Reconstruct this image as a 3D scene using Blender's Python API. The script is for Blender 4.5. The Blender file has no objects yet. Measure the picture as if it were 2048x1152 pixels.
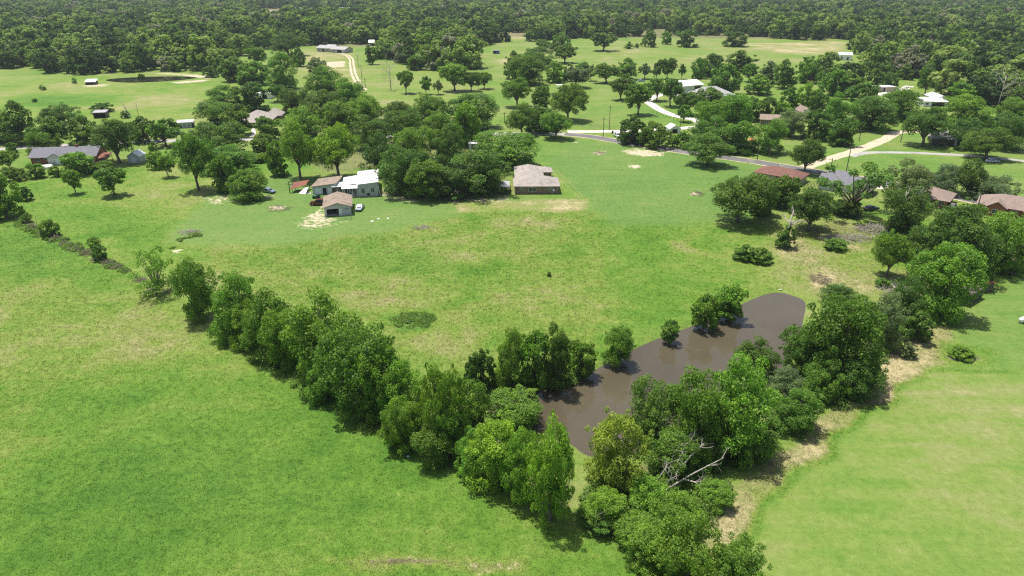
import bpy, bmesh, math, random
import numpy as np
from mathutils import Vector, Matrix
R = math.radians
random.seed(7); rng = np.random.default_rng(7)
scene = bpy.context.scene
COL = scene.collection

# ------------------------------------------------------------------ camera, world, sun, exposure
CAMH, PITCH, F = 62.0, R(24.6), 1365.333        # drone height, pitch, focal length in px of the 2048 px photograph
cd = bpy.data.cameras.new('camera'); cam = bpy.data.objects.new('camera', cd); COL.objects.link(cam)
cam.location = (0, 0, CAMH); cam.rotation_euler = (R(90) - PITCH, 0, 0)
cd.lens = 24; cd.sensor_width = 36; cd.clip_end = 30000; cd.clip_start = 0.5
scene.camera = cam
SUN_EL, SUN_AZ = R(74), R(-52)                  # azimuth from +Y (ahead of the camera) towards +X
w = bpy.data.worlds.new('World'); scene.world = w; w.use_nodes = True
nt = w.node_tree; sky = nt.nodes.new('ShaderNodeTexSky'); sky.sky_type = 'NISHITA'
sky.sun_disc = False; sky.sun_elevation = SUN_EL; sky.sun_rotation = SUN_AZ
sky.air_density = 1.0; sky.dust_density = 3.0
bg = nt.nodes['Background']; bg.inputs['Strength'].default_value = 0.11
nt.links.new(sky.outputs[0], bg.inputs['Color'])
sd = bpy.data.lights.new('sun', 'SUN'); sun = bpy.data.objects.new('sun', sd); COL.objects.link(sun)
sd.energy = 4.9; sd.angle = R(0.5); sd.color = (1.0, 0.955, 0.88)
sdir = Vector((math.sin(SUN_AZ) * math.cos(SUN_EL), math.cos(SUN_AZ) * math.cos(SUN_EL), math.sin(SUN_EL)))
sun.rotation_euler = (-sdir).to_track_quat('-Z', 'Y').to_euler(); sun.location = sdir * 300
scene.view_settings.view_transform = 'Standard'; scene.view_settings.look = 'None'
scene.view_settings.exposure = 0.36; scene.view_settings.gamma = 1.0
scene.cycles.use_denoising = False; scene.cycles.pixel_filter_type = 'BLACKMAN_HARRIS'; scene.cycles.filter_width = 1.25
scene.cycles.max_bounces = 6; scene.cycles.diffuse_bounces = 3; scene.cycles.glossy_bounces = 2
scene.cycles.transmission_bounces = 3; scene.cycles.volume_bounces = 0
scene.cycles.use_adaptive_sampling = True; scene.cycles.adaptive_threshold = 0.01

# ------------------------------------------------------------------ survey: photograph pixel <-> place on the ground
CP, SP = math.cos(PITCH), math.sin(PITCH)
def ray(px, py):
    u = (px - 1024) / F; v = -(py - 576) / F
    return Vector((u, CP + v * SP, -SP + v * CP))
def G(px, py, z=0.0):
    d = ray(px, py); t = (CAMH - z) / -d.z
    return Vector((d.x * t, d.y * t, z))
def depth(p): return p.y * CP + (CAMH - p.z) * SP
def mpp(p): return depth(p) / F
def proj(p):
    dz = p.z - CAMH; c = p.y * CP - dz * SP; up = p.y * SP + dz * CP
    return 1024 + F * p.x / c, 576 - F * up / c
def poly(pts): return np.array([[G(*q).x, G(*q).y] for q in pts])

# ------------------------------------------------------------------ helpers
def tag(o, label=None, cat=None, group=None, kind=None):
    if label: o['label'] = label
    if cat: o['category'] = cat
    if group: o['group'] = group
    if kind: o['kind'] = kind
    return o
def empty(name, loc, rz=0.0, label=None, cat=None, group=None):
    o = bpy.data.objects.new(name, None); COL.objects.link(o); o.empty_display_size = 0.3
    o.location = loc; o.rotation_euler = (0, 0, rz)
    return tag(o, label, cat, group)
def mobj(name, me, parent=None, loc=(0, 0, 0), rot=(0, 0, 0), scale=(1, 1, 1)):
    o = bpy.data.objects.new(name, me); COL.objects.link(o)
    o.location = loc; o.rotation_euler = rot; o.scale = scale
    if parent: o.parent = parent
    return o
def mesh_np(name, V, Q, mat, attrs=None, smooth=False):
    """V (n,3), Q (m,k) faces of k corners; attrs name -> per-vertex float array or (n,4) colours"""
    me = bpy.data.meshes.new(name); V = np.asarray(V, np.float32); Q = np.asarray(Q, np.int32); k = Q.shape[1]
    me.vertices.add(len(V)); me.vertices.foreach_set('co', V.ravel())
    me.loops.add(Q.size); me.loops.foreach_set('vertex_index', Q.ravel())
    me.polygons.add(len(Q)); me.polygons.foreach_set('loop_start', np.arange(len(Q), dtype=np.int32) * k)
    me.polygons.foreach_set('loop_total', np.full(len(Q), k, np.int32))
    if smooth: me.polygons.foreach_set('use_smooth', np.ones(len(Q), bool))
    for n, a in (attrs or {}).items():
        if a.ndim == 2:
            at = me.attributes.new(n, 'FLOAT_COLOR', 'POINT'); at.data.foreach_set('color', a.astype(np.float32).ravel())
        else:
            at = me.attributes.new(n, 'FLOAT', 'POINT'); at.data.foreach_set('value', a.astype(np.float32))
    me.update(calc_edges=True); me.materials.append(mat)
    return me
class MB:
    """collects simple shapes, builds ONE mesh object"""
    def __init__(s): s.v = []; s.f = []
    def add(s, vs, fs):
        n = len(s.v); s.v += [tuple(p) for p in vs]; s.f += [tuple(n + i for i in f) for f in fs]; return s
    def box(s, x0, x1, y0, y1, z0, z1):
        vs = [(x0, y0, z0), (x1, y0, z0), (x1, y1, z0), (x0, y1, z0), (x0, y0, z1), (x1, y0, z1), (x1, y1, z1), (x0, y1, z1)]
        return s.add(vs, [(3, 2, 1, 0), (4, 5, 6, 7), (0, 1, 5, 4), (1, 2, 6, 5), (2, 3, 7, 6), (3, 0, 4, 7)])
    def tube(s, pts, rads, n=6, cap=True):
        base = len(s.v); m = len(pts)
        for i, p in enumerate(pts):
            p = Vector(p); a = Vector(pts[max(i - 1, 0)]); b = Vector(pts[min(i + 1, m - 1)]); d = (b - a).normalized()
            x = d.cross(Vector((0.31, 0.77, 0.55))); x = x.normalized() if x.length > 1e-4 else Vector((1, 0, 0)); y = d.cross(x)
            for j in range(n):
                t = 2 * math.pi * j / n; s.v.append(tuple(p + (x * math.cos(t) + y * math.sin(t)) * rads[i]))
        for i in range(m - 1):
            for j in range(n):
                k = (j + 1) % n; s.f.append((base + i * n + j, base + i * n + k, base + (i + 1) * n + k, base + (i + 1) * n + j))
        if cap:
            s.f.append(tuple(base + j for j in range(n))[::-1]); s.f.append(tuple(base + (m - 1) * n + j for j in range(n)))
        return s
    def mesh(s, name, mat, smooth=False):
        me = bpy.data.meshes.new(name); me.from_pydata(s.v, [], s.f); me.materials.append(mat)
        if smooth:
            for p in me.polygons: p.use_smooth = True
        me.update(); return me
    def build(s, name, mat, parent=None, smooth=False, **k): return mobj(name, s.mesh(name, mat, smooth), parent, **k)

# ------------------------------------------------------------------ materials
def newmat(name):
    m = bpy.data.materials.new(name); m.use_nodes = True; n = m.node_tree.nodes; n.clear()
    out = n.new('ShaderNodeOutputMaterial'); return m, m.node_tree, n, m.node_tree.links, out
def N(nt, typ, **kw):
    n = nt.nodes.new(typ)
    for k, v in kw.items():
        if isinstance(k, str) and hasattr(n, k): setattr(n, k, v)
    return n
def noise(nt, vec, scale, detail=3, rough=0.55):
    n = nt.nodes.new('ShaderNodeTexNoise'); n.inputs['Scale'].default_value = scale
    n.inputs['Detail'].default_value = detail; n.inputs['Roughness'].default_value = rough
    if vec is not None: nt.links.new(vec, n.inputs['Vector'])
    return n.outputs['Fac']
def val(nt, x, sock):
    if isinstance(x, (int, float)): sock.default_value = x
    else: nt.links.new(x, sock)
def math_(nt, op, a, b=0.0, clamp=False):
    n = nt.nodes.new('ShaderNodeMath'); n.operation = op; n.use_clamp = clamp
    val(nt, a, n.inputs[0]); val(nt, b, n.inputs[1]); return n.outputs[0]
def sstep(nt, x, a, b):
    n = nt.nodes.new('ShaderNodeMapRange'); n.interpolation_type = 'SMOOTHSTEP'
    val(nt, x, n.inputs['Value']); n.inputs['From Min'].default_value = a; n.inputs['From Max'].default_value = b
    return n.outputs['Result']
def mixc(nt, fac, a, b, blend='MIX'):
    n = nt.nodes.new('ShaderNodeMix'); n.data_type = 'RGBA'; n.blend_type = blend
    val(nt, fac, n.inputs[0])
    for x, s in ((a, n.inputs[6]), (b, n.inputs[7])):
        if isinstance(x, tuple): s.default_value = (*x[:3], 1)
        else: nt.links.new(x, s)
    return n.outputs[2]
def ramp(nt, fac, stops):
    n = nt.nodes.new('ShaderNodeValToRGB'); el = n.color_ramp.elements
    while len(el) < len(stops): el.new(0.5)
    for e, (p, c) in zip(el, stops): e.position = p; e.color = (*c, 1)
    nt.links.new(fac, n.inputs[0]); return n.outputs[0]
def simple(name, col, rough=0.7, var=0.25, scale=1.5, metal=0.0, spec=0.4, bump=0.0, dirt=None):
    """plain painted / mineral surface with weathering noise"""
    m, nt, n, L, out = newmat(name); b = N(nt, 'ShaderNodeBsdfPrincipled'); L.new(b.outputs[0], out.inputs[0])
    tc = N(nt, 'ShaderNodeTexCoord'); f = noise(nt, tc.outputs['Object'], scale, 5, 0.65)
    lo = tuple(c * (1 - var) for c in col); hi = tuple(min(1, c * (1 + var)) for c in col)
    c = ramp(nt, f, [(0.3, lo), (0.7, hi)])
    if dirt:
        f2 = noise(nt, tc.outputs['Object'], scale * 0.35, 4, 0.7); c = mixc(nt, sstep(nt, f2, 0.52, 0.68), c, dirt)
    L.new(c, b.inputs['Base Color']); b.inputs['Roughness'].default_value = rough; b.inputs['Metallic'].default_value = metal
    b.inputs['Specular IOR Level'].default_value = spec
    if bump:
        bp = N(nt, 'ShaderNodeBump'); bp.inputs['Strength'].default_value = bump; bp.inputs['Distance'].default_value = 0.05
        L.new(noise(nt, tc.outputs['Object'], scale * 6, 3), bp.inputs['Height']); L.new(bp.outputs[0], b.inputs['Normal'])
    return m
def grass_mat(name, blade=False):
    m, nt, n, L, out = newmat(name); b = N(nt, 'ShaderNodeBsdfPrincipled'); L.new(b.outputs[0], out.inputs[0])
    geo = N(nt, 'ShaderNodeNewGeometry'); P = geo.outputs['Position']
    za = N(nt, 'ShaderNodeAttribute'); za.attribute_name = 'zone'
    sep = N(nt, 'ShaderNodeSeparateColor'); L.new(za.outputs['Color'], sep.inputs[0])
    ta = N(nt, 'ShaderNodeAttribute'); ta.attribute_name = 'tint'
    mp = N(nt, 'ShaderNodeMapping'); mp.vector_type = 'POINT'; mp.inputs['Scale'].default_value = (1, 1, 0); L.new(P, mp.inputs[0]); P2 = mp.outputs[0]
    n1 = noise(nt, P2, 0.022, 4, 0.6); n2 = noise(nt, P2, 0.16, 5, 0.68); n3 = noise(nt, P2, 0.9, 4, 0.7); n4 = noise(nt, P2, 5.0, 3, 0.7)
    rough_ = za.outputs['Alpha']                                   # 1 = tall rough grass, 0 = mown
    amp = math_(nt, 'MULTIPLY_ADD', rough_, 0.55); amp.node.inputs[2].default_value = 0.95
    dev = math_(nt, 'ADD', math_(nt, 'MULTIPLY', math_(nt, 'SUBTRACT', n1, 0.5), 0.85), math_(nt, 'MULTIPLY', math_(nt, 'SUBTRACT', n2, 0.5), 0.6))
    dev = math_(nt, 'ADD', dev, math_(nt, 'MULTIPLY', math_(nt, 'SUBTRACT', n3, 0.5), 0.32))
    mp3 = N(nt, 'ShaderNodeMapping'); mp3.inputs['Rotation'].default_value = (0, 0, 0.7); mp3.inputs['Scale'].default_value = (0.035, 0.42, 0); L.new(P, mp3.inputs[0])
    n5 = noise(nt, mp3.outputs[0], 1.0, 4, 0.65); n6 = noise(nt, P2, 0.06, 3, 0.6)
    dev = math_(nt, 'ADD', dev, math_(nt, 'ADD', math_(nt, 'MULTIPLY', math_(nt, 'SUBTRACT', n5, 0.5), math_(nt, 'SUBTRACT', 0.75, math_(nt, 'MULTIPLY', rough_, 0.7))), math_(nt, 'MULTIPLY', math_(nt, 'SUBTRACT', n6, 0.5), 0.5)))
    dev = math_(nt, 'MULTIPLY', dev, amp)
    dry = math_(nt, 'ADD', sep.outputs[0], dev)
    c = ramp(nt, dry, [(0.0, (0.056, 0.142, 0.013)), (0.28, (0.094, 0.188, 0.020)), (0.52, (0.156, 0.218, 0.040)), (0.74, (0.222, 0.230, 0.086)), (1.0, (0.39, 0.335, 0.185))])
    cool = mixc(nt, sep.outputs[2], c, (0.124, 0.196, 0.060))        # cooler green of mown clover-rich turf
    litter = ramp(nt, n2, [(0.3, (0.105, 0.085, 0.050)), (0.7, (0.19, 0.165, 0.095))])
    dirtc = ramp(nt, n3, [(0.25, (0.36, 0.29, 0.185)), (0.75, (0.56, 0.49, 0.36))])
    dm = sstep(nt, math_(nt, 'ADD', sep.outputs[1], math_(nt, 'ADD', math_(nt, 'MULTIPLY', math_(nt, 'SUBTRACT', n2, 0.5), 1.3), math_(nt, 'MULTIPLY', math_(nt, 'SUBTRACT', n3, 0.5), 1.3))), 0.36, 0.72)
    c = mixc(nt, dm, cool, dirtc)
    la = N(nt, 'ShaderNodeAttribute'); la.attribute_name = 'litter'
    lm = sstep(nt, math_(nt, 'ADD', la.outputs['Fac'], math_(nt, 'MULTIPLY', math_(nt, 'SUBTRACT', n3, 0.5), 0.8)), 0.35, 0.75)
    c = mixc(nt, lm, c, litter)
    t = math_(nt, 'MULTIPLY_ADD', ta.outputs['Fac'], 0.9); t.node.inputs[2].default_value = 0.58
    fine = math_(nt, 'MULTIPLY_ADD', math_(nt, 'ADD', n4, math_(nt, 'MULTIPLY', n3, 0.7)), 0.75); fine.node.inputs[2].default_value = 0.36
    t = math_(nt, 'MULTIPLY', t, fine)
    cc = N(nt, 'ShaderNodeCombineColor'); [L.new(t, cc.inputs[i]) for i in range(3)]
    c = mixc(nt, 1.0, c, cc.outputs[0], 'MULTIPLY')
    L.new(c, b.inputs['Base Color']); b.inputs['Roughness'].default_value = 0.85; b.inputs['Specular IOR Level'].default_value = 0.15
    if blade:
        vm = N(nt, 'ShaderNodeVectorMath'); vm.operation = 'MULTIPLY_ADD'; L.new(geo.outputs['Normal'], vm.inputs[0]); vm.inputs[1].default_value = (0.45, 0.45, 0.45); vm.inputs[2].default_value = (0, 0, 0.75)
        vn = N(nt, 'ShaderNodeVectorMath'); vn.operation = 'NORMALIZE'; L.new(vm.outputs[0], vn.inputs[0]); L.new(vn.outputs[0], b.inputs['Normal'])
        tr = N(nt, 'ShaderNodeBsdfTranslucent'); L.new(c, tr.inputs[0]); mx = N(nt, 'ShaderNodeMixShader'); mx.inputs[0].default_value = 0.2
        L.new(b.outputs[0], mx.inputs[1]); L.new(tr.outputs[0], mx.inputs[2]); L.new(mx.outputs[0], out.inputs[0])
    else:
        h = math_(nt, 'ADD', math_(nt, 'MULTIPLY', n3, 1.0), math_(nt, 'MULTIPLY', n4, 0.35))
        bp = N(nt, 'ShaderNodeBump'); bp.inputs['Distance'].default_value = 0.35
        L.new(math_(nt, 'MULTIPLY_ADD', rough_, 0.5), bp.inputs['Strength']); bp.inputs['Strength'].links[0].from_node.inputs[2].default_value = 0.18
        L.new(h, bp.inputs['Height']); L.new(bp.outputs[0], b.inputs['Normal'])
    return m
def leaf_mat(name, far=False):
    m, nt, n, L, out = newmat(name)
    ta = N(nt, 'ShaderNodeAttribute'); ta.attribute_name = 'tint'; oi = N(nt, 'ShaderNodeObjectInfo')
    if far:
        wn = N(nt, 'ShaderNodeTexWhiteNoise'); wn.noise_dimensions = '3D'; L.new(oi.outputs['Location'], wn.inputs['Vector']); rnd = wn.outputs['Value']
        pn = noise(nt, oi.outputs['Location'], 0.006, 3, 0.6)
        t = math_(nt, 'ADD', ta.outputs['Fac'], math_(nt, 'ADD', math_(nt, 'MULTIPLY', math_(nt, 'SUBTRACT', rnd, 0.5), 1.1), math_(nt, 'MULTIPLY', math_(nt, 'SUBTRACT', pn, 0.5), 0.9)))
    else: t = math_(nt, 'ADD', ta.outputs['Fac'], math_(nt, 'MULTIPLY', math_(nt, 'SUBTRACT', oi.outputs['Random'], 0.5), 0.3))
    if far:
        c = ramp(nt, t, [(0.0, (0.060, 0.104, 0.040)), (0.4, (0.130, 0.215, 0.052)), (0.75, (0.205, 0.310, 0.060)), (1.0, (0.330, 0.390, 0.150))])
    else:
        k = ramp(nt, t, [(0.0, (0.60, 0.66, 0.62)), (0.5, (1.0, 1.0, 1.0)), (1.0, (1.8, 1.62, 1.3))])
        c = mixc(nt, 1.0, k, oi.outputs['Color'], 'MULTIPLY')
    if far: c = mixc(nt, sstep(nt, rnd, 0.955, 0.965), c, (0.27, 0.27, 0.21))       # a few greyish, half-dead crowns
    b = N(nt, 'ShaderNodeBsdfPrincipled'); L.new(c, b.inputs['Base Color']); b.inputs['Roughness'].default_value = 0.5
    b.inputs['Specular IOR Level'].default_value = 0.12 if far else 0.22
    tr = N(nt, 'ShaderNodeBsdfTranslucent'); c2 = mixc(nt, 1.0, c, (1.25, 1.45, 0.55), 'MULTIPLY'); L.new(c2, tr.inputs[0])
    mx = N(nt, 'ShaderNodeMixShader'); mx.inputs[0].default_value = 0.42
    L.new(b.outputs[0], mx.inputs[1]); L.new(tr.outputs[0], mx.inputs[2]); L.new(mx.outputs[0], out.inputs[0])
    return m
def water_mat(name, col, bump=0.010):
    m, nt, n, L, out = newmat(name); b = N(nt, 'ShaderNodeBsdfPrincipled'); L.new(b.outputs[0], out.inputs[0])
    geo = N(nt, 'ShaderNodeNewGeometry'); f = noise(nt, geo.outputs['Position'], 0.06, 3)
    L.new(ramp(nt, f, [(0.3, tuple(c * 0.85 for c in col)), (0.7, tuple(c * 1.12 for c in col))]), b.inputs['Base Color'])
    b.inputs['Roughness'].default_value = 0.025; b.inputs['IOR'].default_value = 1.40
    bp = N(nt, 'ShaderNodeBump'); bp.inputs['Strength'].default_value = bump; bp.inputs['Distance'].default_value = 0.05
    L.new(noise(nt, geo.outputs['Position'], 1.6, 3), bp.inputs['Height']); L.new(bp.outputs[0], b.inputs['Normal'])
    return m
def brick_mat(name, c1, c2, mortar):
    m, nt, n, L, out = newmat(name); b = N(nt, 'ShaderNodeBsdfPrincipled'); L.new(b.outputs[0], out.inputs[0])
    tc = N(nt, 'ShaderNodeTexCoord'); sp = N(nt, 'ShaderNodeSeparateXYZ'); L.new(tc.outputs['Object'], sp.inputs[0])
    cb = N(nt, 'ShaderNodeCombineXYZ'); L.new(math_(nt, 'ADD', sp.outputs[0], sp.outputs[1]), cb.inputs[0]); L.new(sp.outputs[2], cb.inputs[1])
    br = N(nt, 'ShaderNodeTexBrick'); L.new(cb.outputs[0], br.inputs['Vector']); br.inputs['Scale'].default_value = 4.0
    br.inputs['Color1'].default_value = (*c1, 1); br.inputs['Color2'].default_value = (*c2, 1); br.inputs['Mortar'].default_value = (*mortar, 1)
    br.inputs['Mortar Size'].default_value = 0.02
    f = noise(nt, tc.outputs['Object'], 3.0, 4, 0.7); c = mixc(nt, math_(nt, 'MULTIPLY', f, 0.5), br.outputs['Color'], tuple(x * 0.5 for x in c1))
    L.new(c, b.inputs['Base Color']); b.inputs['Roughness'].default_value = 0.85
    return m
def siding_mat(name, col, dirt=(0.3, 0.29, 0.27), vertical=False):
    m, nt, n, L, out = newmat(name); b = N(nt, 'ShaderNodeBsdfPrincipled'); L.new(b.outputs[0], out.inputs[0])
    tc = N(nt, 'ShaderNodeTexCoord'); wv = N(nt, 'ShaderNodeTexWave'); wv.wave_profile = 'SAW'
    wv.bands_direction = 'X' if vertical else 'Z'; wv.inputs['Scale'].default_value = 0.8; L.new(tc.outputs['Object'], wv.inputs['Vector'])
    f = noise(nt, tc.outputs['Object'], 0.9, 5, 0.7); c = mixc(nt, sstep(nt, f, 0.45, 0.75), col, dirt)
    c = mixc(nt, math_(nt, 'MULTIPLY', wv.outputs['Fac'], 0.22), c, (0.1, 0.1, 0.1))
    L.new(c, b.inputs['Base Color']); b.inputs['Roughness'].default_value = 0.6
    bp = N(nt, 'ShaderNodeBump'); bp.inputs['Strength'].default_value = 0.4; bp.inputs['Distance'].default_value = 0.03
    L.new(wv.outputs['Fac'], bp.inputs['Height']); L.new(bp.outputs[0], b.inputs['Normal'])
    return m
M = {}
M['ground'] = grass_mat('pasture_ground'); M['blade'] = grass_mat('grass_blade', True)
M['leaf'] = leaf_mat('leaf'); M['leaf_far'] = leaf_mat('leaf_far', True)
M['water'] = water_mat('murky_water', (0.082, 0.069, 0.045)); M['water2'] = water_mat('dark_pond_water', (0.026, 0.028, 0.020))
M['bark'] = simple('bark', (0.19, 0.16, 0.13), 0.9, 0.4, 3, bump=0.5); M['deadwood'] = simple('dead_wood', (0.42, 0.38, 0.33), 0.85, 0.3, 3, bump=0.4)
M['twig'] = simple('grey_twigs', (0.37, 0.33, 0.29), 0.9, 0.35, 2); M['thatch'] = simple('brown_stems', (0.22, 0.185, 0.125), 0.9, 0.35, 2)
M['asphalt'] = simple('asphalt', (0.128, 0.125, 0.120), 0.9, 0.18, 0.4, bump=0.2, dirt=(0.20, 0.19, 0.18))
M['gravel'] = simple('pale_gravel', (0.47, 0.40, 0.285), 0.95, 0.25, 0.7, bump=0.3, dirt=(0.40, 0.35, 0.24))
M['ruts'] = simple('worn_grass', (0.165, 0.20, 0.062), 0.95, 0.3, 0.8)
M['concrete'] = simple('concrete', (0.60, 0.56, 0.49), 0.85, 0.12, 0.5, dirt=(0.42, 0.39, 0.33))
M['greyroad'] = simple('worn_lane', (0.34, 0.325, 0.30), 0.9, 0.15, 0.4, dirt=(0.24, 0.23, 0.21))
M['white_metal'] = simple('white_metal', (0.80, 0.80, 0.79), 0.35, 0.06, 0.6, spec=0.5)
M['shingle_taupe'] = simple('taupe_shingle', (0.32, 0.285, 0.255), 0.9, 0.22, 1.2, bump=0.3, dirt=(0.21, 0.19, 0.17))
M['shingle_grey'] = simple('slate_grey_shingle', (0.155, 0.155, 0.175), 0.9, 0.2, 1.2, bump=0.3)
M['shingle_light'] = simple('light_grey_shingle', (0.34, 0.335, 0.33), 0.9, 0.15, 1.2, bump=0.3)
M['shingle_red'] = simple('red_brown_shingle', (0.165, 0.082, 0.062), 0.9, 0.2, 1.2, bump=0.3)
M['shingle_brown'] = simple('rose_brown_shingle', (0.235, 0.18, 0.15), 0.9, 0.2, 1.2, bump=0.3)
M['roof_tan'] = simple('tan_rolled_roof', (0.245, 0.195, 0.150), 0.9, 0.2, 0.8, dirt=(0.16, 0.13, 0.105))
M['rust'] = simple('rusty_tin', (0.20, 0.075, 0.045), 0.8, 0.35, 1.4, dirt=(0.11, 0.05, 0.035))
M['orange_roof'] = simple('orange_tile', (0.46, 0.17, 0.085), 0.85, 0.2, 1.4)
M['brick_tan'] = brick_mat('tan_brick', (0.30, 0.205, 0.135), (0.24, 0.15, 0.10), (0.36, 0.31, 0.26))
M['brick_red'] = brick_mat('red_brick', (0.34, 0.105, 0.05), (0.26, 0.075, 0.04), (0.32, 0.25, 0.2))
M['siding_grey'] = siding_mat('weathered_white_siding', (0.60, 0.585, 0.61), (0.40, 0.39, 0.40))
M['siding_blue'] = siding_mat('pale_blue_siding', (0.56, 0.54, 0.56), (0.40, 0.39, 0.40))
M['siding_sage'] = siding_mat('sage_white_siding', (0.55, 0.60, 0.55), (0.40, 0.44, 0.40), True)
M['siding_tan'] = siding_mat('tan_siding', (0.47, 0.41, 0.31), (0.35, 0.3, 0.23))
M['wood_dark'] = siding_mat('dark_wood', (0.10, 0.07, 0.055), (0.16, 0.13, 0.11), True)
M['trim'] = simple('white_trim', (0.76, 0.76, 0.74), 0.5, 0.08, 2); M['teal'] = simple('teal_trim', (0.33, 0.50, 0.50), 0.6, 0.1, 2)
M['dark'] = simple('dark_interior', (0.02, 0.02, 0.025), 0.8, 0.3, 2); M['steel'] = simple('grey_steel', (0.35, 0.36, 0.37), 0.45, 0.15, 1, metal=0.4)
M['greytin'] = simple('weathered_tin', (0.33, 0.33, 0.34), 0.6, 0.2, 0.9, metal=0.2, dirt=(0.22, 0.2, 0.18))
M['pole'] = simple('pole_wood', (0.12, 0.095, 0.075), 0.9, 0.3, 2); M['post'] = simple('fence_post_wood', (0.17, 0.145, 0.115), 0.9, 0.3, 2)
M['glass'] = simple('window_glass', (0.03, 0.04, 0.05), 0.08, 0.2, 1, spec=0.6); M['tyre'] = simple('tyre_rubber', (0.018, 0.018, 0.019), 0.85, 0.2, 4)
M['rim'] = simple('wheel_rim', (0.45, 0.45, 0.46), 0.3, 0.1, 4, metal=0.7); M['lamp'] = simple('headlamp', (0.75, 0.75, 0.72), 0.15, 0.05, 3)
M['bluemetal'] = simple('blue_metal', (0.07, 0.12, 0.26), 0.5, 0.15, 1); M['blackbin'] = simple('black_plastic', (0.015, 0.016, 0.018), 0.5, 0.2, 3)
M['redpaint'] = simple('red_paint', (0.5, 0.05, 0.03), 0.45, 0.1, 4); M['greenpaint'] = simple('faded_green_paint', (0.10, 0.26, 0.14), 0.6, 0.3, 3)
M['stone'] = simple('pale_stone', (0.62, 0.60, 0.55), 0.9, 0.2, 3); M['tank'] = simple('tank_white', (0.8, 0.8, 0.8), 0.3, 0.05, 1)
def paint(name, col): 
    m = simple(name, col, 0.28, 0.06, 1.0, metal=0.25, spec=0.6); return m

# ------------------------------------------------------------------ zones of the ground
def sdf(poly_, X, Y):
    """signed distance (positive inside) to a polygon, vectorised"""
    d = np.full(X.shape, 1e18); inside = np.zeros(X.shape, bool); n = len(poly_)
    for i in range(n):
        ax, ay = poly_[i]; bx, by = poly_[(i + 1) % n]; ex, ey = bx - ax, by - ay
        wx, wy = X - ax, Y - ay; t = np.clip((wx * ex + wy * ey) / (ex * ex + ey * ey + 1e-12), 0, 1)
        d = np.minimum(d, (wx - ex * t) ** 2 + (wy - ey * t) ** 2)
        c1 = ay <= Y; c2 = by <= Y; cr = ex * wy - ey * wx
        inside ^= ((c1 & ~c2 & (cr > 0)) | (~c1 & c2 & (cr < 0))) & (c1 != c2)
    # crossing rule above needs care for direction; use the standard even-odd test
    ins = np.zeros(X.shape, bool); j = n - 1
    for i in range(n):
        xi, yi = poly_[i]; xj, yj = poly_[j]
        ins ^= ((yi > Y) != (yj > Y)) & (X < (xj - xi) * (Y - yi) / (yj - yi + 1e-12) + xi); j = i
    return np.where(ins, 1, -1) * np.sqrt(d)
POND = [(985, 776), (1050, 777), (1095, 776), (1140, 762), (1190, 737), (1215, 724), (1280, 690), (1322, 672), (1385, 650), (1440, 629), (1482, 607),
        (1522, 589), (1556, 580), (1592, 590), (1614, 600), (1604, 640), (1598, 690), (1560, 745), (1510, 800), (1420, 845), (1320, 890), (1215, 915),
        (1168, 905), (1148, 884), (1100, 872), (1060, 852), (1000, 832), (962, 806)]
POND_W = poly(POND)
def smooth_poly(P, it=2):
    for _ in range(it):
        Q = np.roll(P, -1, 0); P = np.stack([0.75 * P + 0.25 * Q, 0.25 * P + 0.75 * Q], 1).reshape(-1, 2)
    return P
POND_W = smooth_poly(POND_W, 2)
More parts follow.
